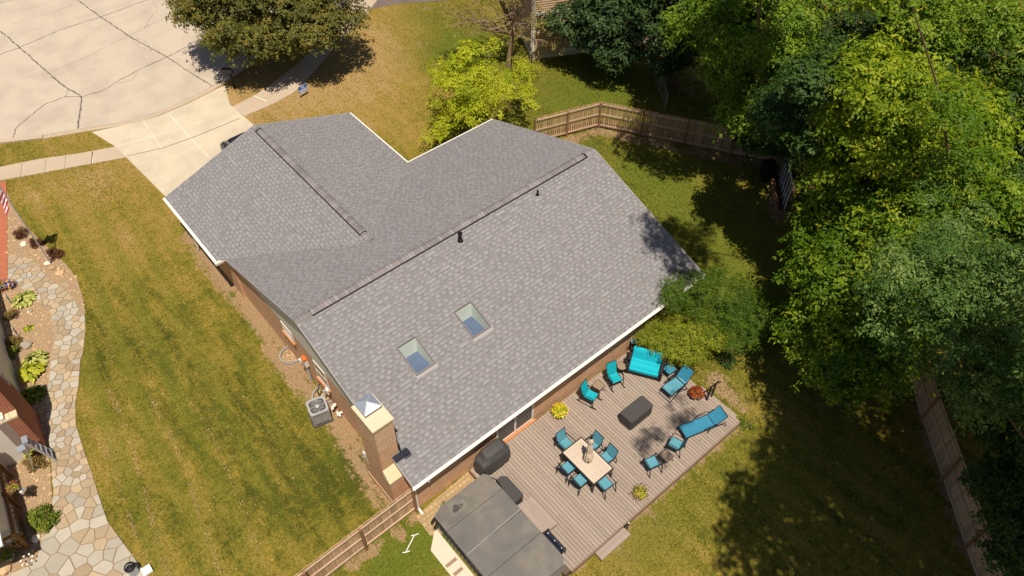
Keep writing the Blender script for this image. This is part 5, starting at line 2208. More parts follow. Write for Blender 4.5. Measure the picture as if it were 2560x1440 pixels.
mb.box((-.04, -.04, .25), (.1, -.003, 6.2))
mb.box((-.04, -.003, .25), (-.003, .12, 6.2))
mb.box((.1, -.035, 3.05), (8.9, -.003, 3.25))
mb.tube([(-.1, .0, 0.05), (-.1, .0, 6.2)], .04, 8)
build_each(mb, 'corner_board', M['white'], t)
mb = MB()
mb.box((.01, .01, -.1), (8.98, 9.98, .299))
mb.build('foundation', M['crown'], t)
mb = MB()
mb.box((.55, -.1, 1.0), (.67, -.03, 1.2))
mb.build('vent_hood', M['pipe_white'], t)
mb = MB()
mb.box((1.9, -.05, .3), (2.9, -.028, .55))
mb.build('window', M['white'], t)
mb = MB()
v = [(-.4, -.4, 6.2), (9.4, -.4, 6.2), (9.4, 10.4, 6.2), (-.4, 10.4, 6.2), (4.5, -.4, 8.6), (4.5, 10.4, 8.6)]
mb.add(v, [(0, 1, 4), (1, 2, 5, 4), (2, 3, 5), (3, 0, 4, 5), (0, 3, 2, 1)])
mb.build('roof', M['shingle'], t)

# ------------------------------------------------------------------ left neighbour
rz = R_(-7.6)
nb = thing('white_house', 'white sided house with brick chimney cut off by the left edge', 'house', (-9.42, 6.75, 0), rz)
mb = MB()
mb.box((-8, -1.9, -.1), (-.42, 8.2, 2.7))
wl2 = mb.build('wall', M['siding'], nb)
mb = MB()
for k in range(40):
    mb.box((-.435, -1.88 + k * .25, .2), (-.421, -1.88 + k * .25 + .03, 2.68))
mb.build('batten', M['white'], wl2)
mb = MB()
mb.box((-.76, -1.9, 0), (.0, .0, 2.45))
cn = mb.build('chimney', M['brick_red'], nb)
mb = MB()
mb.box((-.76, -1.58, 2.45), (-.003, -.32, 5.0))
mb.build('chimney_stack', M['brick_red'], cn)
mb = MB()
for y0, y1 in ((-1.92, -1.6), (-.3, .02)):
    for k in range(3):
        mb.box((-.77 + k * .26, y0, 2.452), (-.77 + k * .26 + .25, y1, 2.56), 0)
build_each(mb, 'shoulder_stone', M['limestone'], cn)
mb = MB()
v = []
mb.lathe([(.22, 0), (.22, .02)], 20)
pl = mb.build('oval_plaque', M['rock_pale'], nb)
pl.rotation_euler = (R_(90), 0, R_(90))
pl.scale = (1, 1.6, 1)
pl.location = (-.41, 1.3, 1.3)
mb = MB()
mb.box((-8, -7.0, 2.5), (-1.35, -5.2, 2.58))
mb.build('porch_canopy', M['cloth_white'], nb)
mb = MB()
mb.box((-8, -5.6, -.1), (-1.5, -1.92, 2.5))
mb.build('rear_wall', M['siding'], nb)
# porch railing of stained timber with fan of spindles
pr = thing('porch_railing', 'brown timber porch railing with fanned spindles at the lower left edge', 'railing', (-11.35, 3.1, 0), rz)
for y in (1.4, -.1, -1.9):
    mb = MB()
    mb.box((-.06, y - .06, 0), (.06, y + .06, 1.25 if y < 1 else 2.4))
    mb.build('post', M['porch_wood'], pr)
mb = MB()
mb.bar((0, 1.35, 1.1), (0, -1.85, 1.1), .1, .06)
mb.bar((0, 1.35, .15), (0, -1.85, .15), .06, .08)
mb.bar((-.05, -1.9, 1.1), (-2.2, -1.95, 1.1), .1, .06)
mb.bar((-.05, -1.9, .15), (-2.2, -1.95, .15), .06, .08)
build_each(mb, 'rail', M['porch_wood'], pr)
mb = MB()
for c0 in (1.3, -.2):
    for k in range(7):
        a = R_(8 + k * 13)
        mb.bar((0, c0 - .05, .2), (0, max(c0 - 1.4, c0 - .05 - 1.3 * math.cos(a)), .2 + .85 * math.sin(a)), .03, .035)
for k in range(8):
    mb.bar((-.15 - k * .25, -1.93, .2), (-.15 - k * .25, -1.93, 1.08), .04, .03)
mb.build('spindles', M['porch_wood'], pr)
# brick paver walk at far left
mb = MB()
mb.sheet(pxpoly([(16, 455), (19, 560), (19, 640), (21, 725), (-300, 900), (-300, 470)]), .03)
mb.build('brick_walk', M['paver_red'], kind='structure')


# gravel and flagstones
def inpoly(p, poly):
    x, y = p
    c = False
    j = len(poly) - 1
    for i in range(len(poly)):
        xi, yi = poly[i]
        xj, yj = poly[j]
        if (yi > y) != (yj > y) and x < (xj - xi) * (y - yi) / (yj - yi) + xi:
            c = not c
        j = i
    return c


right = [(83, 648), (115, 690), (139, 709), (174, 733), (194, 765), (212, 782), (215, 827), (208, 886), (202, 900), (197, 967), (189, 1012), (191, 1065), (210, 1125), (229, 1177), (247, 1237), (270, 1305), (311, 1361), (339, 1399), (362, 1430), (400, 1500)]
left = [(21, 640), (21, 699), (52, 719), (87, 754), (108, 765), (128, 785), (132, 817), (139, 844), (130, 886), (129, 900), (124, 949), (116, 997), (118, 1065), (124, 1110), (129, 1162), (132, 1205), (135, 1230), (131, 1260), (142, 1297), (131, 1324), (105, 1346), (98, 1384), (75, 1415), (20, 1440), (0, 1500)]
path_poly = pxpoly(right + left[::-1])
bed = pxpoly([(18, 480), (30, 515), (60, 560), (95, 595), (130, 628), (165, 660), (192, 695), (206, 740), (214, 785), (139, 844), (118, 1065), (131, 1260), (100, 1390), (20, 1450), (-150, 1500), (-150, 900), (18, 700)])
mb = MB()
mb.sheet(bed, .008)
mb.build('gravel_bed', M['gravel_base'], kind='structure')
mb = MB()
mb.sheet(path_poly, .014, 0)
# voronoi stones
rs = random.Random(21)
pts = []
minx, maxx = min(p[0] for p in path_poly), max(p[0] for p in path_poly)
miny, maxy = min(p[1] for p in path_poly), max(p[1] for p in path_poly)
tries = 0
while tries < 9000:
    tries += 1
    p = (rs.uniform(minx, maxx), rs.uniform(miny, maxy))
    if not inpoly(p, path_poly):
        continue
    dmin = .31 if p[1] > 1.2 else .52
    if rs.random() < .3:
        dmin *= .7
    if all((p[0] - q[0]) ** 2 + (p[1] - q[1]) ** 2 > dmin ** 2 for q in pts):
        pts.append(p)


def clip(poly, nx, ny, c):
    out = []
    for i in range(len(poly)):
        a, b = poly[i], poly[(i + 1) % len(poly)]
        da, db = a[0] * nx + a[1] * ny - c, b[0] * nx + b[1] * ny - c
        if da <= 0:
            out.append(a)
        if da * db < 0:
            t_ = da / (da - db)
            out.append((a[0] + (b[0] - a[0]) * t_, a[1] + (b[1] - a[1]) * t_))
    return out


for p in pts:
    cell = [(p[0] - .8, p[1] - .8), (p[0] + .8, p[1] - .8), (p[0] + .8, p[1] + .8), (p[0] - .8, p[1] + .8)]
    for q in pts:
        if q is p:
            continue
        dx, dy = q[0] - p[0], q[1] - p[1]
        d = math.hypot(dx, dy)
        if d > 2.4:
            continue
        nx, ny = dx / d, dy / d
        cell = clip(cell, nx, ny, (p[0] + q[0]) / 2 * nx + (p[1] + q[1]) / 2 * ny - rs.uniform(.008, .022))
        if len(cell) < 3:
            break
    if len(cell) < 3:
        continue
    # keep inside the path: walk out from the stone's centre and stop at the path's edge
    sub = []
    for i_, v in enumerate(cell):
        w_ = cell[(i_ + 1) % len(cell)]
        kk = max(1, int(math.hypot(w_[0] - v[0], w_[1] - v[1]) / .06))
        if inpoly(v, path_poly) and inpoly(w_, path_poly):
            kk = 1
        sub += [(v[0] + (w_[0] - v[0]) * q_ / kk, v[1] + (w_[1] - v[1]) * q_ / kk) for q_ in range(kk)]
    c2 = []
    for v in sub:
        t_ = 0.0
        while t_ < 1.0 and inpoly((p[0] + (v[0] - p[0]) * (t_ + .02), p[1] + (v[1] - p[1]) * (t_ + .02)), path_poly):
            t_ += .02
        t_ = min(1.0, t_)
        if t_ > .08:
            c2.append((p[0] + (v[0] - p[0]) * t_, p[1] + (v[1] - p[1]) * t_))
    if len(c2) < 3:
        continue
    mb.prism(c2, .015, .042 + rs.uniform(0, .008), 2 if rs.random() < (.4 if p[1] > 1 else .7) else 1, rs.random())
mb.build('flagstone_path', [M['grout'], M['flagstone'], M['flagstone_grey']], kind='structure')

# pebbles scattered on the bed
mb = MB()
rs = random.Random(4)
cnt = 0
bx0, bx1 = min(p[0] for p in bed), max(p[0] for p in bed)
by0, by1 = min(p[1] for p in bed), max(p[1] for p in bed)
while cnt < 4600:
    p = (rs.uniform(bx0, bx1), rs.uniform(by0, by1))
    if not inpoly(p, bed) or inpoly(p, path_poly):
        continue
    cnt += 1
    r = rs.uniform(.018, .045) if rs.random() < .86 else rs.uniform(.05, .1)
    mb.blob((p[0], p[1], .012), r, rs.randint(0, 9999), 0, rs.random(), .6, .25, 1)
ob = mb.build('loose_pebbles', M['rock'], kind='stuff')

# rocks
GRK = 'loose rocks at the foot of the flagpole'


def rock(px, py, r, mat, label, sq=.55, group=None, z=.0, name='rock'):
    m2 = MB()
    m2.blob((0, 0, 0), r, int(px * 7 + py), 0, random.random(), sq, .28, 2)
    o = m2.build(name, mat)
    q = at(px, py)
    o.location = (q.x, q.y, z + r * sq * .55)
    o.rotation_euler = (0, 0, random.uniform(0, 3))
    return tag(o, label, 'rock', group)


rock(60, 612, .16, M['rock_pale'], 'pale white rock between the maroon shrubs and the red brick walk')
rock(120, 660, .15, M['rock_pale'], 'cream white rock right at the foot of the flagpole')
rock(130, 671, .17, M['rock'], 'orange tan rock leaning below the cream rock at the flagpole foot', .6)
rock(152, 684, .20, M['rock'], 'layered tan rock pile stone, the largest beside the path bend', .5)
rock(150, 678, .10, M['rock'], 'small tan stone stacked on the layered rock beside the path bend', .7, None, .12)
rock(165, 712, .2, M['flagstone'], 'flat tan slab of rock lying on gravel below the layered rock', .25)
rock(68, 866, .22, M['rock_grey'], 'big round grey boulder just above the lower pale hosta', .7, None, 0, 'boulder')
rock(72, 782, .07, M['rock_pale'], 'small pale round stone below the upper hosta', .8)
rock(78, 779, .08, M['rock_grey'], 'small grey round stone next to the pale one below the upper hosta', .8)
rock(92, 1348, .17, M['rock_pale'], 'round pale stump slab by the path below the yellow green bush', .5)


# shrubs
def shrub(px, py, r, h, leaf, label, n=1500, lsz=.07, asp=.5, name='shrub', group=None, cat='shrub', stems=True, loc=None):
    q = Vector(loc) if loc else at(px, py)
    t = thing(name, label, cat, (q.x, q.y, 0), 0, group)
    cl = max(5, int(n / 90))
    d = RNG.normal(size=(cl, 3))
    d /= np.linalg.norm(d, axis=1, keepdims=True)
    d[:, 2] = np.abs(d[:, 2])
    P, N = [], []
    for i in range(cl):
        c = d[i] * np.array([r, r, h]) * RNG.uniform(.35, .85)
        m = n // cl
        e = RNG.normal(size=(m, 3))
        e /= np.linalg.norm(e, axis=1, keepdims=True)
        e[:, 2] = np.abs(e[:, 2])
        P.append(c + e * RNG.uniform(.3, 1, (m, 1)) * r * .38)
        N.append(e * .6 + np.array([0, 0, .7]) + RNG.normal(size=(m, 3)) * .35)
    P = np.concatenate(P)
    P[:, 2] = np.maximum(P[:, 2], .02)
    leaf_mesh('foliage', P, np.concatenate(N), lsz, leaf, t, RNG.random(len(P)) * .6 + np.repeat(RNG.random(cl), n // cl) * .4, asp)
    if stems:
        m2 = MB()
        for k in range(5):
            a = k * 1.26
            m2.tube([(0, 0, 0), (r * .4 * math.cos(a), r * .4 * math.sin(a), h * .5), (r * .6 * math.cos(a), r * .6 * math.sin(a), h * .8)], [.02, .012, .006], 5)
        m2.build('stem', M['bark'], t)
    return t


GB = 'maroon shrubs under the flagpole'
shrub(52, 588, .42, .38, M['lf_barberry'], 'low maroon shrub nearest the red brick walk', 1300, .06, .6, 'barberry_shrub', GB)
shrub(95, 608, .42, .38, M['lf_barberry'], 'low maroon shrub crossed by the flagpole, between two other maroon shrubs', 1300, .06, .6, 'barberry_shrub', GB)
shrub(140, 638, .44, .42, M['lf_barberry'], 'low maroon shrub right beside the flagpole base', 1400, .06, .6, 'barberry_shrub', GB)
shrub(34, 795, .5, .45, M['lf_brown'], 'olive brown shrub between the upper pale hosta and the wall', 900, .07, .6)
shrub(40, 858, .5, .45, M['lf_brown'], 'yellow brown shrub above the grey boulder by the white wall', 1500, .07, .6)
shrub(34, 888, .5, .6, M['lf_green'], 'dark green shrub against the white wall below the picket post', 900, .08, .6)
shrub(92, 1160, .48, .45, M['lf_brown'], 'broad olive brown shrub between the ladder and the stone path', 1600, .08, .6)
shrub(110, 1302, .58, .6, M['lf_green'], 'round yellow green bush beside the path near the lower left corner', 2600, .09, .65)
shrub(1865, 1065, .35, .3, M['lf_green'], 'small yellow green plant on the lawn just off the deck corner', 350, .09, .5)
shrub(1150, 1275, .0, .0, M['lf_green'], 'tuft of weeds growing in the tan pavers beside the hot tub', 90, .07, .4, loc=(1.2, -7.45, 0)) if False else None
tag(shrub(0, 0, .18, .18, M['lf_green'], 'tuft of weeds in the tan pavers between brick wall and hot tub', 160, .07, .4, 'weed_tuft', None, 'weeds', False, (1.05, -7.4, 0)), 'tuft of weeds in the tan pavers between brick wall and hot tub', 'weeds')


def hosta(px, py, r, leaf, label, n=90, lsz=.2, z=.3, group=None):
    q = at(px, py)
    t = thing('hosta', label, 'plant', (q.x, q.y, 0), 0, group)
    rr = r * np.sqrt(RNG.uniform(.03, 1, n))
    a = RNG.uniform(0, 6.283, n)
    P = np.stack([rr * np.cos(a), rr * np.sin(a), z * (1.1 - (rr / r) ** 1.5 * .7) + RNG.uniform(-.03, .03, n)], 1)
    out = np.stack([np.cos(a), np.sin(a), -.35 * np.ones(n)], 1)
    N = np.stack([np.cos(a) * .5, np.sin(a) * .5, np.ones(n)], 1) + RNG.normal(size=(n, 3)) * .15
    leaf_mesh('foliage', P, N, lsz, leaf, t, RNG.random(n), .62, .1, .08, out)
    P2 = P * np.array([.8, .8, .6])
    leaf_mesh('under_leaves', P2, N, lsz, M['lf_green'], t, RNG.random(n) * .4, .6, .1, .08, out)
    return t


hosta(62, 752, .52, M['lf_hosta'], 'pale variegated hosta by the upper picket post at the head of the path', 120, .2)
hosta(90, 905, .55, M['lf_hosta'], 'pale variegated hosta right below the grey boulder', 120, .2)
hosta(82, 935, .55, M['lf_hosta_g'], 'bright yellow hosta clump below the lower variegated hosta', 110, .24, .4)
hosta(85, 990, .5, M['lf_green'], 'green broad leaf hosta in front of the brick chimney', 100, .22, .35)
hosta(72, 822, .22, M['lf_hosta_g'], 'small yellow hosta alone on the brown gravel', 22, .16, .12)
hosta(88, 1130, .4, M['lf_hosta_g'], 'yellow green hosta underneath the folding ladder', 70, .2, .35)


def picket(px, py, label, word, ang):
    q = at(px, py)
    t = thing('picket_marker', label, 'marker', (q.x, q.y, 0), ang, 'white lettered picket markers')
    m2 = MB()
    v = []
    for y in (-.012, .012):
        v += [(-.075, y, 0), (.075, y, 0), (.075, y, .62), (0, y, .72), (-.075, y, .62)]
    m2.add(v, [(0, 1, 2, 3, 4), (9, 8, 7, 6, 5), (0, 5, 6, 1), (1, 6, 7, 2), (2, 7, 8, 3), (3, 8, 9, 4), (4, 9, 5, 0)], 0, .5)
    m2.build('board', M['pipe_white'], t)
    mt_ = Matrix.Translation((0, -.014, .42)) @ Matrix.Rotation(R_(90), 4, 'X') @ Matrix.Rotation(R_(-90), 4, 'Z')
    text_mesh(word, .13, 'lettering', M['black'], t, mt_, .002)
    return t


picket(30, 760, 'white picket marker half covered by the upper pale hosta', 'KS', face_to(.9, -.45))
picket(48, 842, 'white picket marker with black letters beside the small yellow hosta', 'YARD', face_to(.9, -.45))

# flag on a leaning pole
fb = at(128, 660)
fp = thing('flagpole', 'tall grey flagpole with an American flag at the upper left edge', 'flagpole', (fb.x, fb.y, 0))
mb = MB()
mb.tube([(0, 0, 0), (0, 0, 6.0)], [.035, .022], 10)
mb.build('pole', M['steel'], fp)
mb = MB()
# limp cloth: stripes run from the pole out to the drooping fly end
cols = 14


def cloth(u_, v_):
    fold = .10 * math.sin(v_ * 8 + u_ * 3) * v_ ** .5 + .04 * math.sin(u_ * 11)
    return (-.03 - .30 * v_ + fold * .8, .03 + .55 * v_ + fold * .5, 5.75 - 1.65 * u_ - 1.0 * v_ ** 1.2)


for j in range(13):
    for i in range(cols):
        quad = [cloth(jj / 13, ii / cols) for ii, jj in ((i, j), (i + 1, j), (i + 1, j + 1), (i, j + 1))]
        mm = 2 if (j < 7 and i < cols * .42) else (0 if j % 2 == 0 else 1)
        mb.add(quad, [(0, 1, 2, 3)], mm, .5)
fl = mb.build('flag', [M['flag_red'], M['cloth_white'], M['flag_blue']], fp)
mb = MB()
for j in range(5):
    for i in range(4):
        mb.blob(cloth((j + .8) / 13 * 1.15, (i + .7) / cols * 1.35), .03, 1, 0, .5, 1, 0, 1)
fs = mb.build('star', M['cloth_white'], fl)
fs['kind'] = 'stuff'

# step ladder
lb = at(100, 1135)
t = thing('step_ladder', 'aluminium folding step ladder standing by the brick chimney over the hosta', 'ladder', (-9.95, 4.35, 0), R_(-7.6))
mb = MB()
for s in (-1, 1):
    mb.bar((.42, s * .24, 0), (-.02, s * .15, 1.72), .03, .08)
build_each(mb, 'front_rail', M['steel'], t)
for k in range(5):
    z = .3 + k * .29
    f_ = z / 1.72
    mb = MB()
    mb.box((.42 - .44 * f_ - .05, -.24 + .09 * f_, z), (.42 - .44 * f_ + .05, .24 - .09 * f_, z + .025))
    mb.build('rung', M['metal'], t)
mb = MB()
for s in (-1, 1):
    mb.bar((-.45, s * .22, 0), (-.06, s * .14, 1.70), .03, .03)
mb.bar((-.3, -.2, .66), (-.3, .2, .66), .025, .025)
mb.bar((-.3, .2, .7), (.2, .2, .75), .02, .02)
mb.build('rear_frame', M['steel'], t)
mb = MB()
mb.box((-.1, -.17, 1.70), (.1, .17, 1.76))
mb.build('top_cap', M['metal'], t)
mb = MB()
mb.box((-.42, -.14, 1.35), (-.14, .14, 1.38))
mb.build('paint_shelf', M['metal'], t)


# small pots and ornaments bottom-left
def small_pot(px, py, z, label, r, h, mat, leaf, flower=None, n=160):
    q = at(px, py, z)
    t = thing('garden_pot', label, 'flower pot', (q.x, q.y, z))
    m2 = MB()
    m2.lathe([(r * .7, 0), (r, h), (r * 1.08, h), (r * 1.08, h + .025), (r * .9, h + .025), (r * .88, h - .02), (.01, h - .02)], 16)
    m2.build('pot', mat, t)
    d = RNG.normal(size=(n, 3))
    d /= np.linalg.norm(d, axis=1, keepdims=True)
    d[:, 2] = np.abs(d[:, 2])
    leaf_mesh('foliage', d * RNG.uniform(.4, 1.2, (n, 1)) * r * 1.3 + np.array([0, 0, h]), d + np.array([0, 0, .6]), .09, leaf, t, RNG.random(n), .5)
    if flower:
        m_ = n // 3
        leaf_mesh('blossoms', d[:m_] * r * 1.5 + np.array([0, 0, h + .02]), d[:m_] + np.array([0, 0, .6]), .055, flower, t, RNG.random(m_), .9)
    return t


small_pot(40, 1225, 1.0, 'hanging pot of bright yellow trailing leaves on the porch railing', .17, .2, M['pot'], M['lf_hosta_g'], M['lf_pdaisy'], 320)
small_pot(48, 1355, .2, 'square terracotta pot with yellow flowers beside the porch railing foot', .2, .16, M['terracotta'], M['lf_green'], M['lf_orange'], 140)
small_pot(25, 1395, .1, 'grey pot of green leaves at the lower left corner', .22, .24, M['steel'], M['lf_green'], None, 260)
small_pot(10, 1345, .5, 'pot with magenta flowers at the far lower left edge', .14, .16, M['pot'], M['lf_green'], M['lf_pdaisy'], 140)
small_pot(28, 718, .0, 'pot of orange and violet flowers at the top of the stone path', .2, .22, M['pot'], M['lf_violet'], M['lf_orange'], 240)
small_pot(8, 722, .0, 'pot of violet flowers cut by the left edge beside the brick walk', .2, .22, M['pot'], M['lf_green'], M['lf_violet'], 240)
rock(8, 1425, .3, M['rock'], 'big orange tan rock in the lower left corner')
t = thing('flood_lamp', 'white garden spotlight on a black pole in front of the olive shrub', 'lamp', tuple(at(92, 1240)), R_(30))
mb = MB()
mb.tube([(0, 0, 0), (-.1, .05, .5), (-.2, .05, .8)], .03, 8)
mb.build('pole', M['black'], t)
mb = MB()
mb.box((-.32, -.08, .78), (-.12, .16, .95))
mb.build('lamp_head', M['pipe_white'], t, bevel=.02)
q = at(78, 1408)
t = thing('wire_ornament', 'white wire garden ornament on the stones near the lower left corner', 'ornament', (q.x, q.y, 0))
mb = MB()
for k in range(7):
    a = k * .9
    mb.tube([(0, 0, 0), (.12 * math.cos(a), .12 * math.sin(a), .18), (.2 * math.cos(a), .2 * math.sin(a), .32)], .008, 5)
mb.build('wires', M['steel'], t)
mb = MB()
for k in range(7):
    a = k * .9
    mb.blob((.2 * math.cos(a), .2 * math.sin(a), .34), .045, k, 0, .5, .6, .1, 1)
build_each(mb, 'petals', M['pipe_white'], t)
q = at(338, 1432)
t = thing('shop_vacuum', 'black lidded steel canister on the stone path at the bottom edge', 'canister', (q.x, q.y, .04))
mb = MB()
mb.lathe([(.17, 0), (.18, .05), (.18, .45), (.16, .47)], 20)
mb.build('tank', M['metal'], t, smooth=False)
mb = MB()
mb.lathe([(.19, .47), (.2, .5), (.18, .56), (.1, .62), (.01, .63)], 20)
mb.build('lid', M['black'], t)
mb = MB()
mb.tube(arc((-.12, 0, .6), (.12, 0, .6), (0, 0, .1)), .015, 6)
mb.build('handle', M['steel'], t)
q = at(352, 1440)
mb = MB()
mb.box((.12, -.12, 0), (.45, .2, .12))
o = mb.build('cardboard_box', M['cloth_white'], bevel=.01)
o.location = (q.x - .02, q.y - .05, .04)
tag(o, 'low white box beside the steel canister at the bottom edge', 'box')

# short turf: countless grass blades over the visible lawns
def inpoly_np(X, Y, poly):
    c = np.zeros(X.shape, bool)
    j = len(poly) - 1
    for i in range(len(poly)):
        xi, yi = poly[i]
        xj, yj = poly[j]
        c ^= ((yi > Y) != (yj > Y)) & (X < (xj - xi) * (Y - yi) / (yj - yi + 1e-12) + xi)
        j = i
    return c


g = NT('grass blade', 0.7, 0.1)
g.color(g.ramp(g.attr('rnd'), [(0.0, srgb(72, 78, 24)), (0.28, srgb(118, 112, 38)), (0.52, srgb(148, 128, 52)), (0.78, srgb(172, 142, 76)), (1.0, srgb(192, 160, 102))]))
M['blade'] = g.m
NB = 330000
GX = RNG.uniform(-11, 30, NB)
GY = RNG.uniform(-22, 33, NB)
keep = np.ones(NB, bool)
for poly in ([(0, -7.1), (L, -7.1), (L, WN), (B_, WN), (B_, VN), (-.2, VN), (-.2, WN), (0, WN)], [(-.5, -6.9), (12.7, -6.8), (12.7, -12.5), (2.9, -12.5), (2.9, -13.6), (-.45, -13.6)],
             path_poly, bed, E + [(60, 90), (-60, 90)], pxpoly([(225, 325), (575, 205), (640, 318), (640, 480), (412, 495), (285, 367)]),
             pxpoly([(-400, 520), (0, 418), (290, 367), (316, 394), (0, 452), (-400, 570)]), pxpoly([(580, 268), (690, 203), (790, 115), (900, -20), (960, -20), (840, 115), (735, 232), (611, 291)]),
             [(23.6, 13.2), (31, 9), (36, 18), (27, 22)], pxpoly([(16, 455), (21, 725), (-300, 900), (-300, 470)])):
    keep &= ~inpoly_np(GX, GY, poly)
for pl, r_ in ((wl_line, .75),):
    for a, b in zip(pl[:-1], pl[1:]):
        keep &= seg_d(GX, GY, a, b) > RNG.uniform(.1, r_, NB)
# seen from the camera only where the ground is in frame
Rm = np.array(CROT)
q_ = (np.stack([GX, GY, 0 * GX], 1) - np.array(CAM)) @ Rm
px_ = 1280 + FPX * q_[:, 0] / -q_[:, 2]
py_ = 720 - FPX * q_[:, 1] / -q_[:, 2]
keep &= (px_ > -120) & (px_ < 2680) & (py_ > -120) & (py_ < 1560)
GX, GY, px_, py_ = GX[keep], GY[keep], px_[keep], py_[keep]
n_ = len(GX)
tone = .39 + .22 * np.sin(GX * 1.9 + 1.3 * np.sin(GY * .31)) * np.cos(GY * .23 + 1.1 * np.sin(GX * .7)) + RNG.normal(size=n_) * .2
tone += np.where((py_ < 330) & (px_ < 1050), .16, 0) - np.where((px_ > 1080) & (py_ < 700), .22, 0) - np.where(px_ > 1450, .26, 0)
az = RNG.uniform(0, 6.283, n_)
up_ = np.stack([np.cos(az) * .8, np.sin(az) * .8, RNG.uniform(.3, 1.0, n_)], 1)
nrm2 = np.stack([-np.sin(az), np.cos(az), RNG.uniform(.2, 1.1, n_)], 1)
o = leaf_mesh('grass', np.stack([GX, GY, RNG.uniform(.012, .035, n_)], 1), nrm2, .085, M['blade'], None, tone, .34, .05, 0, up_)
o['kind'] = 'stuff'

# fallen leaves on the shaded lawn and the deck
lx = np.concatenate([RNG.uniform(6, 26, 420), RNG.uniform(3.2, 12.2, 46), RNG.uniform(-10, 0, 60)])
ly = np.concatenate([RNG.uniform(-20, -2, 420), RNG.uniform(-12.3, -7.1, 46), RNG.uniform(-5, 16, 60)])
ondeck = (lx > 2.9) & (lx < 12.33) & (ly > -12.4) & (ly < -6.97)
okm = ~((lx < 15.7) & (ly > -7.2) & (lx > 0)) & (ondeck | ~((lx > 2.4) & (lx < 12.8) & (ly > -12.9)))
lx, ly, ondeck = lx[okm], ly[okm], ondeck[okm]
lz = np.where(ondeck, DZ + .006, .045)
o = leaf_mesh('fallen_leaves', np.stack([lx, ly, lz], 1), np.array([0, 0, 1.0]) + RNG.normal(size=(len(lx), 3)) * .12, .1, M['straw'], None, RNG.random(len(lx)), .55)
o['kind'] = 'stuff'

# dry clippings left in rows by the mower on the side lawn
P_, LDc = [], []
for (a, b, dens, wd) in [((-6.7, 6.2), (-8.2, -4.2), 1.0, .07), ((-5.5, 4.6), (-6.65, -5.0), .8, .06), ((-8.05, 4.6), (-8.45, -2.6), .6, .05), ((-4.3, 3.2), (-5.2, -5.4), .4, .06), ((-3.35, 21.3), (-4.3, 17.2), .5, .06), ((-4.9, 13.0), (-6.1, 6.6), .25, .07)]:
    a, b = np.array([*a, 0.0]), np.array([*b, 0.0])
    n = int(900 * dens * np.linalg.norm(b - a) / 8)
    t_ = RNG.random(n)
    keep = (np.sin(t_ * 23 + a[0]) + np.sin(t_ * 61) * .8 + RNG.normal(size=n) * .5) > -.3
    t_ = t_[keep]
    p = a + (b - a) * t_[:, None] + RNG.normal(size=(len(t_), 3)) * wd * np.array([1, 1, 0])
    p[:, 0] += .12 * np.sin(t_ * 5)
    p[:, 2] = RNG.uniform(.012, .03, len(t_))
    P_.append(p)
P_ = np.concatenate(P_)
leaf_mesh('grass_clippings', P_, np.array([0, 0, 1.0]) + RNG.normal(size=(len(P_), 3)) * .25, .07, M['straw'], None, RNG.random(len(P_)), .5)['kind'] = 'stuff'

# ------------------------------------------------------------------ trees
BK, BP = M['bark'], M['bark_pale']


def ell(px, py, z, rx, ry, rz_):
    q = at(px, py, z)
    return (q.x, q.y, z, rx, ry, rz_)


def ells_xy(*a):
    return list(a)


tree('street_tree', 'large broad tree with olive green leaves by the street kerb at the top', (11.6, 24.0, 0),
     [(10.9, 23.6, 4.0, 4.3, 4.2, 2.6), (10.6, 23.8, 5.8, 3.2, 3.2, 2.0), (9.2, 25.2, 4.2, 2.6, 2.6, 2.0), (12.5, 22.6, 3.6, 2.6, 2.4, 1.9), ell(820, 20, 4.0, 2.1, 2.0, 1.7), ell(780, 75, 3.4, 1.7, 1.6, 1.3), ell(490, 20, 3.6, 1.4, 1.4, 1.2), ell(600, 95, 3.2, 1.8, 1.6, 1.2), ell(730, 85, 3.0, 1.6, 1.5, 1.1)], M['lf_linden'], BK, 900, .6, 150, .15, .62, .2, lo=-.8)
tree('young_tree', 'loose yellow green tree standing behind the roof corner on the front lawn', (16.6, 10.2, 0),
     [(15.9, 9.9, 2.9, 2.3, 2.2, 1.6), (15.2, 9.7, 1.8, 1.5, 1.5, 1.1), (16.6, 10.4, 4.1, 1.0, 1.0, .9), (17.6, 9.6, 2.8, 1.4, 1.3, 1.0), ell(1110, 185, 3.0, 1.0, 1.0, .7), ell(1300, 190, 3.0, .8, .8, .6), ell(1315, 250, 2.6, .6, .6, .4), ell(1245, 110, 4.0, .5, .5, .4), ell(1090, 320, 1.2, .8, .8, .6)], M['lf_yellow'], BK, 190, .42, 90, .15, .42, .09, lo=-.7, inner=.3)
tree('half_bare_tree', 'thin tree with bare brown twigs and sparse leaves beside the tan clapboard wall', (22.0, 13.6, 0),
     [(21.2, 14.2, 4.4, 2.4, 1.6, 1.4), (19.9, 15.0, 3.4, 2.0, 1.5, 1.2), (22.4, 13.2, 5.2, 1.3, 1.2, 1.3), ell(1345, 50, 4.6, .9, .7, .8), ell(1300, 95, 3.4, .8, .7, .7), ell(1385, 120, 1.6, .6, .6, .8)], M['lf_olive'], BP, 100, .5, 60, .11, .5, .16, limbs=42, lo=-.5, inner=.2)
tree('dark_tree', 'dark green dense tree against the tan clapboard wall', (26.6, 10.0, 0),
     [(25.9, 9.9, 3.0, 1.9, 1.9, 2.2), (25.2, 9.3, 4.2, 1.5, 1.5, 1.6), (26.6, 8.9, 5.4, 2.0, 1.9, 2.0), (27.8, 11.0, 4.8, 2.0, 2.0, 2.4), ell(1405, 55, 3.2, 1.0, 1.0, 1.2), ell(1530, 120, 2.6, 1.2, 1.2, 1.2)], M['lf_dark'], BK, 320, .5, 120, .16, .7, .2, lo=-.8)
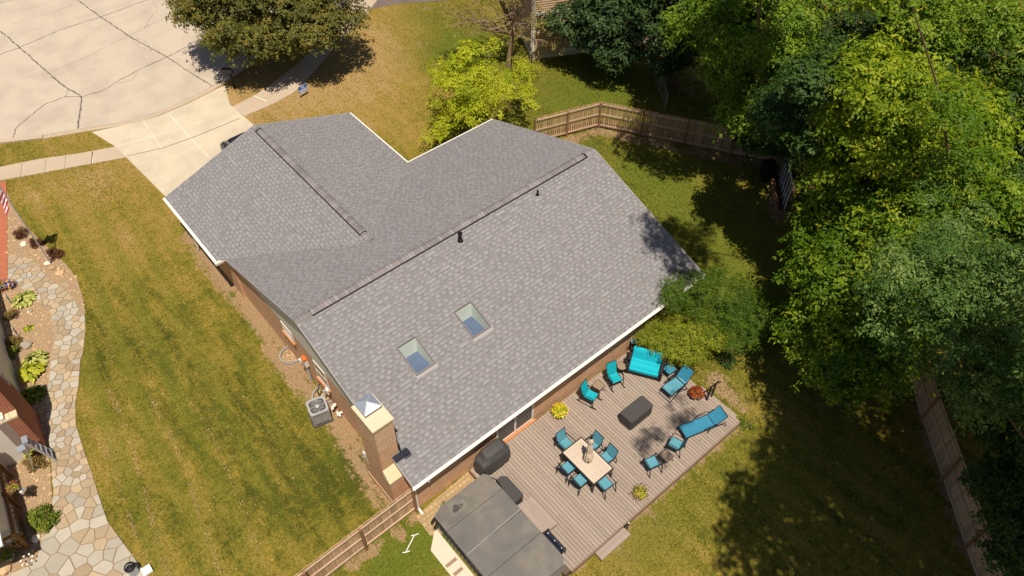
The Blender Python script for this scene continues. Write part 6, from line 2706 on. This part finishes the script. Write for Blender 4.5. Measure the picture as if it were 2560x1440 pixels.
tree('dark_tree', 'very dark green tree just left of the bright green tree at the top', (28.6, 5.6, 0),
     [(27.6, 6.0, 3.4, 2.1, 2.0, 2.4), (27.0, 5.4, 5.4, 2.0, 2.0, 2.2), (28.6, 4.6, 4.2, 2.0, 2.0, 2.6), (27.6, 7.6, 5.6, 1.9, 1.9, 2.2)], M['lf_dark'], BK, 360, .55, 120, .17, .7, .22, lo=-.8)
tree('maple_tree', 'tall bright green tree rising beyond the far fence at the top', (27.0, -.6, 0),
     [(25.6, -.6, 7.6, 2.6, 2.6, 2.4), (26.6, -.4, 5.2, 2.0, 2.0, 1.8), (21.4, -2.8, 13.8, 2.2, 2.4, 1.4), (27.2, 1.2, 7.6, 2.2, 2.2, 2.2), ell(1745, 60, 6.5, 1.4, 1.2, 1.0), ell(1810, 175, 5.0, 1.2, 1.1, .9), ell(1860, 300, 4.0, 1.0, 1.0, .9)], M['lf_bright'], BK, 380, .8, 190, .19, .5, .13, lo=-.7, limbs=8)
tree('shade_tree', 'dark leathery leaved tree hanging over the end of the far fence', (27.6, -4.6, 0),
     [(27.2, -4.2, 3.4, 2.0, 2.0, 2.2), (26.2, -3.6, 4.2, 1.9, 1.9, 2.0), (25.9, -2.6, 2.6, 1.5, 1.4, 1.3), (28.4, -4.4, 5.8, 2.0, 2.0, 2.0), (21.4, -5.5, 7.6, 1.4, 1.2, 1.0), (20.7, -6.9, 10.2, 1.4, 1.3, 1.1), (20.3, -8.0, 7.8, 1.1, 1.0, .8), (23.6, -4.6, 6.2, 1.6, 1.4, 1.3)], M['lf_deep'], BK, 400, .5, 120, .18, .65, .2, lo=-.8)
tree('grey_green_tree', 'tree with dull grey green leaves between the bright trees at the top', (31.5, -4.5, 0),
     [(30.6, -4.2, 6.4, 2.2, 2.2, 2.6), (30.2, -4.0, 3.8, 2.0, 2.0, 2.2), (31.6, -5.6, 7.4, 2.2, 2.2, 2.4)], M['lf_dark'], BK, 280, .6, 110, .16, .55, .25, lo=-.7)
tree('oak_tree', 'tall oak with a glowing yellow green top right of the navy barred panel', (23.6, -10.6, 0),
     [(21.6, -9.9, 9.2, 2.3, 2.3, 2.2), (22.2, -10.2, 6.6, 2.9, 2.8, 2.4), (23.0, -10.8, 4.0, 3.0, 2.8, 2.0), (23.8, -11.0, 7.8, 3.0, 3.0, 2.8), (20.7, -9.6, 10.9, 1.4, 1.4, 1.3), ell(2180, 175, 11.0, 1.2, 1.1, 1.0), ell(2130, 300, 9.0, 1.2, 1.1, 1.0), ell(2100, 420, 7.0, 1.1, 1.1, .9)], M['lf_glow'], BP, 400, .8, 200, .19, .5, .3, lo=-.7)
tree('oak_tree', 'wide spreading oak with low boughs over the shaded lawn at the right', (20.9, -13.6, 0),
     [(18.9, -12.6, 5.8, 3.1, 2.7, 2.4), (17.8, -13.2, 4.4, 2.5, 2.3, 1.8), (20.4, -12.2, 4.2, 3.2, 2.9, 2.2), (20.4, -13.4, 7.4, 3.0, 2.8, 2.2), (16.9, -14.0, 4.0, 1.7, 1.6, 1.3), ell(2085, 560, 4.2, 1.4, 1.3, 1.1), ell(2045, 690, 4.0, 1.4, 1.3, 1.1), ell(2030, 830, 3.4, 1.4, 1.3, 1.0), ell(2130, 900, 3.4, 1.4, 1.3, 1.0), ell(2230, 930, 3.6, .9, .9, .7)], M['lf_oak'], BK, 500, .74, 190, .18, .5, .32, lo=-.7)
tree('high_oak', 'tall slender oak whose bare trunk crosses the canopy near the top right corner', (24.0, -14.5, 0),
     [(13.6, -10.4, 18.6, 2.0, 1.8, 1.2), (14.9, -9.9, 18.9, 2.2, 2.0, 1.5), (20.2, -12.9, 10.2, 1.1, 1.1, .9), (19.0, -12.2, 12.6, 1.0, 1.0, .8)], M['lf_oak'], BK, 170, .6, 130, .14, .5, .075, limbs=0, lo=-.6, inner=.35)
tree('branchy_oak', 'green oak with thin bare boughs showing through its crown, top right corner', (30.6, -12.5, 0),
     [ell(2400, 60, 9.5, 2.2, 2.2, 1.8), ell(2500, 120, 9.5, 2.0, 2.0, 1.8), ell(2310, 110, 9.0, 1.5, 1.5, 1.2), ell(2520, 330, 8.0, 1.6, 1.6, 1.4), ell(2300, 20, 10.5, 1.6, 1.6, 1.3), ell(2430, 470, 7.5, 1.6, 1.6, 1.3), ell(2540, 560, 8.0, 1.8, 1.8, 1.5)], M['lf_bright'], BP, 300, .62, 130, .18, .5, .13, limbs=7, lo=-.6, inner=.35)
tree('silver_oak', 'silvery green oak leaning in from the right edge', (15.6, -23.6, 0),
     [(11.0, -19.6, 14.4, 2.2, 1.6, 1.8), (9.2, -21.0, 17.2, 3.4, 2.0, 1.8), (14.6, -21.2, 14.0, 3.0, 2.4, 2.2), ell(2300, 780, 9.0, 1.7, 1.6, 1.3), ell(2430, 720, 10.5, 1.9, 1.7, 1.5), ell(2420, 880, 9.6, 1.7, 1.6, 1.3), ell(2520, 900, 11.0, 1.8, 1.6, 1.6), ell(2540, 740, 11.5, 1.6, 1.5, 1.4)], M['lf_silver'], BK, 600, .55, 140, .125, .42, .2, limbs=5, lo=-.8, fine=[(6.1, -16.5, 17.6, .9, .7, .3), (8.2, -16.0, 17.4, .8, .6, .3)])
tree('dark_fence_tree', 'dark tree behind the shaded right fence, below the silvery oak', (20.6, -19.6, 0),
     [ell(2550, 950, 4.6, 1.7, 1.7, 2.0), (18.2, -19.8, 6.4, 2.2, 2.2, 2.2), (20.8, -17.6, 5.8, 2.4, 2.4, 2.8), ell(2545, 1070, 3.8, 1.4, 1.4, 1.6)], M['lf_deep'], BK, 320, .55, 120, .17, .45, .22, lo=-.8)
tree('dark_fence_tree', 'dark tree in the lower right corner overhanging the fence', (17.6, -22.8, 0),
     [ell(2560, 1220, 3.6, 1.5, 1.5, 1.7), (15.0, -22.4, 4.6, 2.0, 2.0, 1.9), (16.6, -21.4, 6.4, 2.4, 2.2, 2.2), ell(2520, 1330, 2.6, .9, .9, .9), ell(2590, 1390, 3.2, 1.3, 1.3, 1.3)], M['lf_deep'], BK, 320, .5, 120, .17, .45, .2, lo=-.8)
tree('corner_oak', 'tall oak mostly out of frame beyond the lower right corner', (9.6, -25.0, 0),
     [(6.8, -22.3, 18.2, 3.2, 1.6, 1.3), (10.5, -22.6, 17.6, 4.0, 2.4, 2.0), (14.0, -23.4, 16.4, 3.6, 3.0, 2.4), (9.6, -24.8, 15.6, 4.2, 2.6, 2.6), (12.0, -26.0, 15.0, 4.0, 2.6, 2.6)], M['lf_silver'], BK, 230, 1.0, 110, .3, .6, .3, lo=-.7)
tree('back_tree', 'dark mass of tree behind the bright trees at the right edge', (29.5, -11.5, 0),
     [(28.5, -11.0, 6.5, 3.2, 3.0, 4.0), (27.0, -13.6, 6.5, 3.2, 3.0, 4.0), (25.0, -16.0, 6.0, 3.0, 3.0, 4.0)], M['lf_deep'], BK, 420, .7, 110, .2, .5, .3, lo=-.7)
tree('back_tree', 'dark tree at the top edge between the bright green tree and the grey green tree', (33.0, 1.5, 0),
     [(32.0, 1.6, 4.5, 3.0, 3.0, 3.4), (33.5, -1.5, 5.0, 3.0, 3.0, 3.6)], M['lf_deep'], BK, 240, .7, 100, .2, .5, .3, lo=-.7)


def laceleaf(label, base, ells, leaf, n, name='lace_maple'):
    return tree(name, label, base, ells, leaf, BK, n, .34, 110, .085, .35, .07, 'shrub tree', None, 12, .3, 0, .6, -.3, .4)


laceleaf('feathery chartreuse maple beside the turquoise loveseat', (13.4, -8.4, 0),
         [(13.3, -8.4, 1.5, 1.5, 1.25, .8), (12.4, -7.8, 1.35, .85, .85, .6), (14.1, -9.0, 1.4, 1.0, .9, .6), (12.9, -9.1, 1.2, .7, .6, .5)], M['lf_maple'], 300)
laceleaf('feathery dark green maple at the roof corner behind the chartreuse one', (15.2, -8.0, 0),
         [(15.3, -8.3, 2.1, 1.8, 1.6, 1.0), (14.3, -7.5, 2.6, 1.3, 1.1, .8), (16.1, -9.3, 1.7, 1.4, 1.3, .9), (13.6, -7.1, 2.6, .8, .6, .6), (15.0, -9.7, 1.5, 1.2, 1.0, .8)], M['lf_maple2'], 330)
shrub(0, 0, .5, .5, M['lf_deep'], 'dark green ground shrub between the feathery maples and the shaded lawn', 900, .08, .5, 'shrub', None, 'shrub', True, (14.6, -10.0, 0))
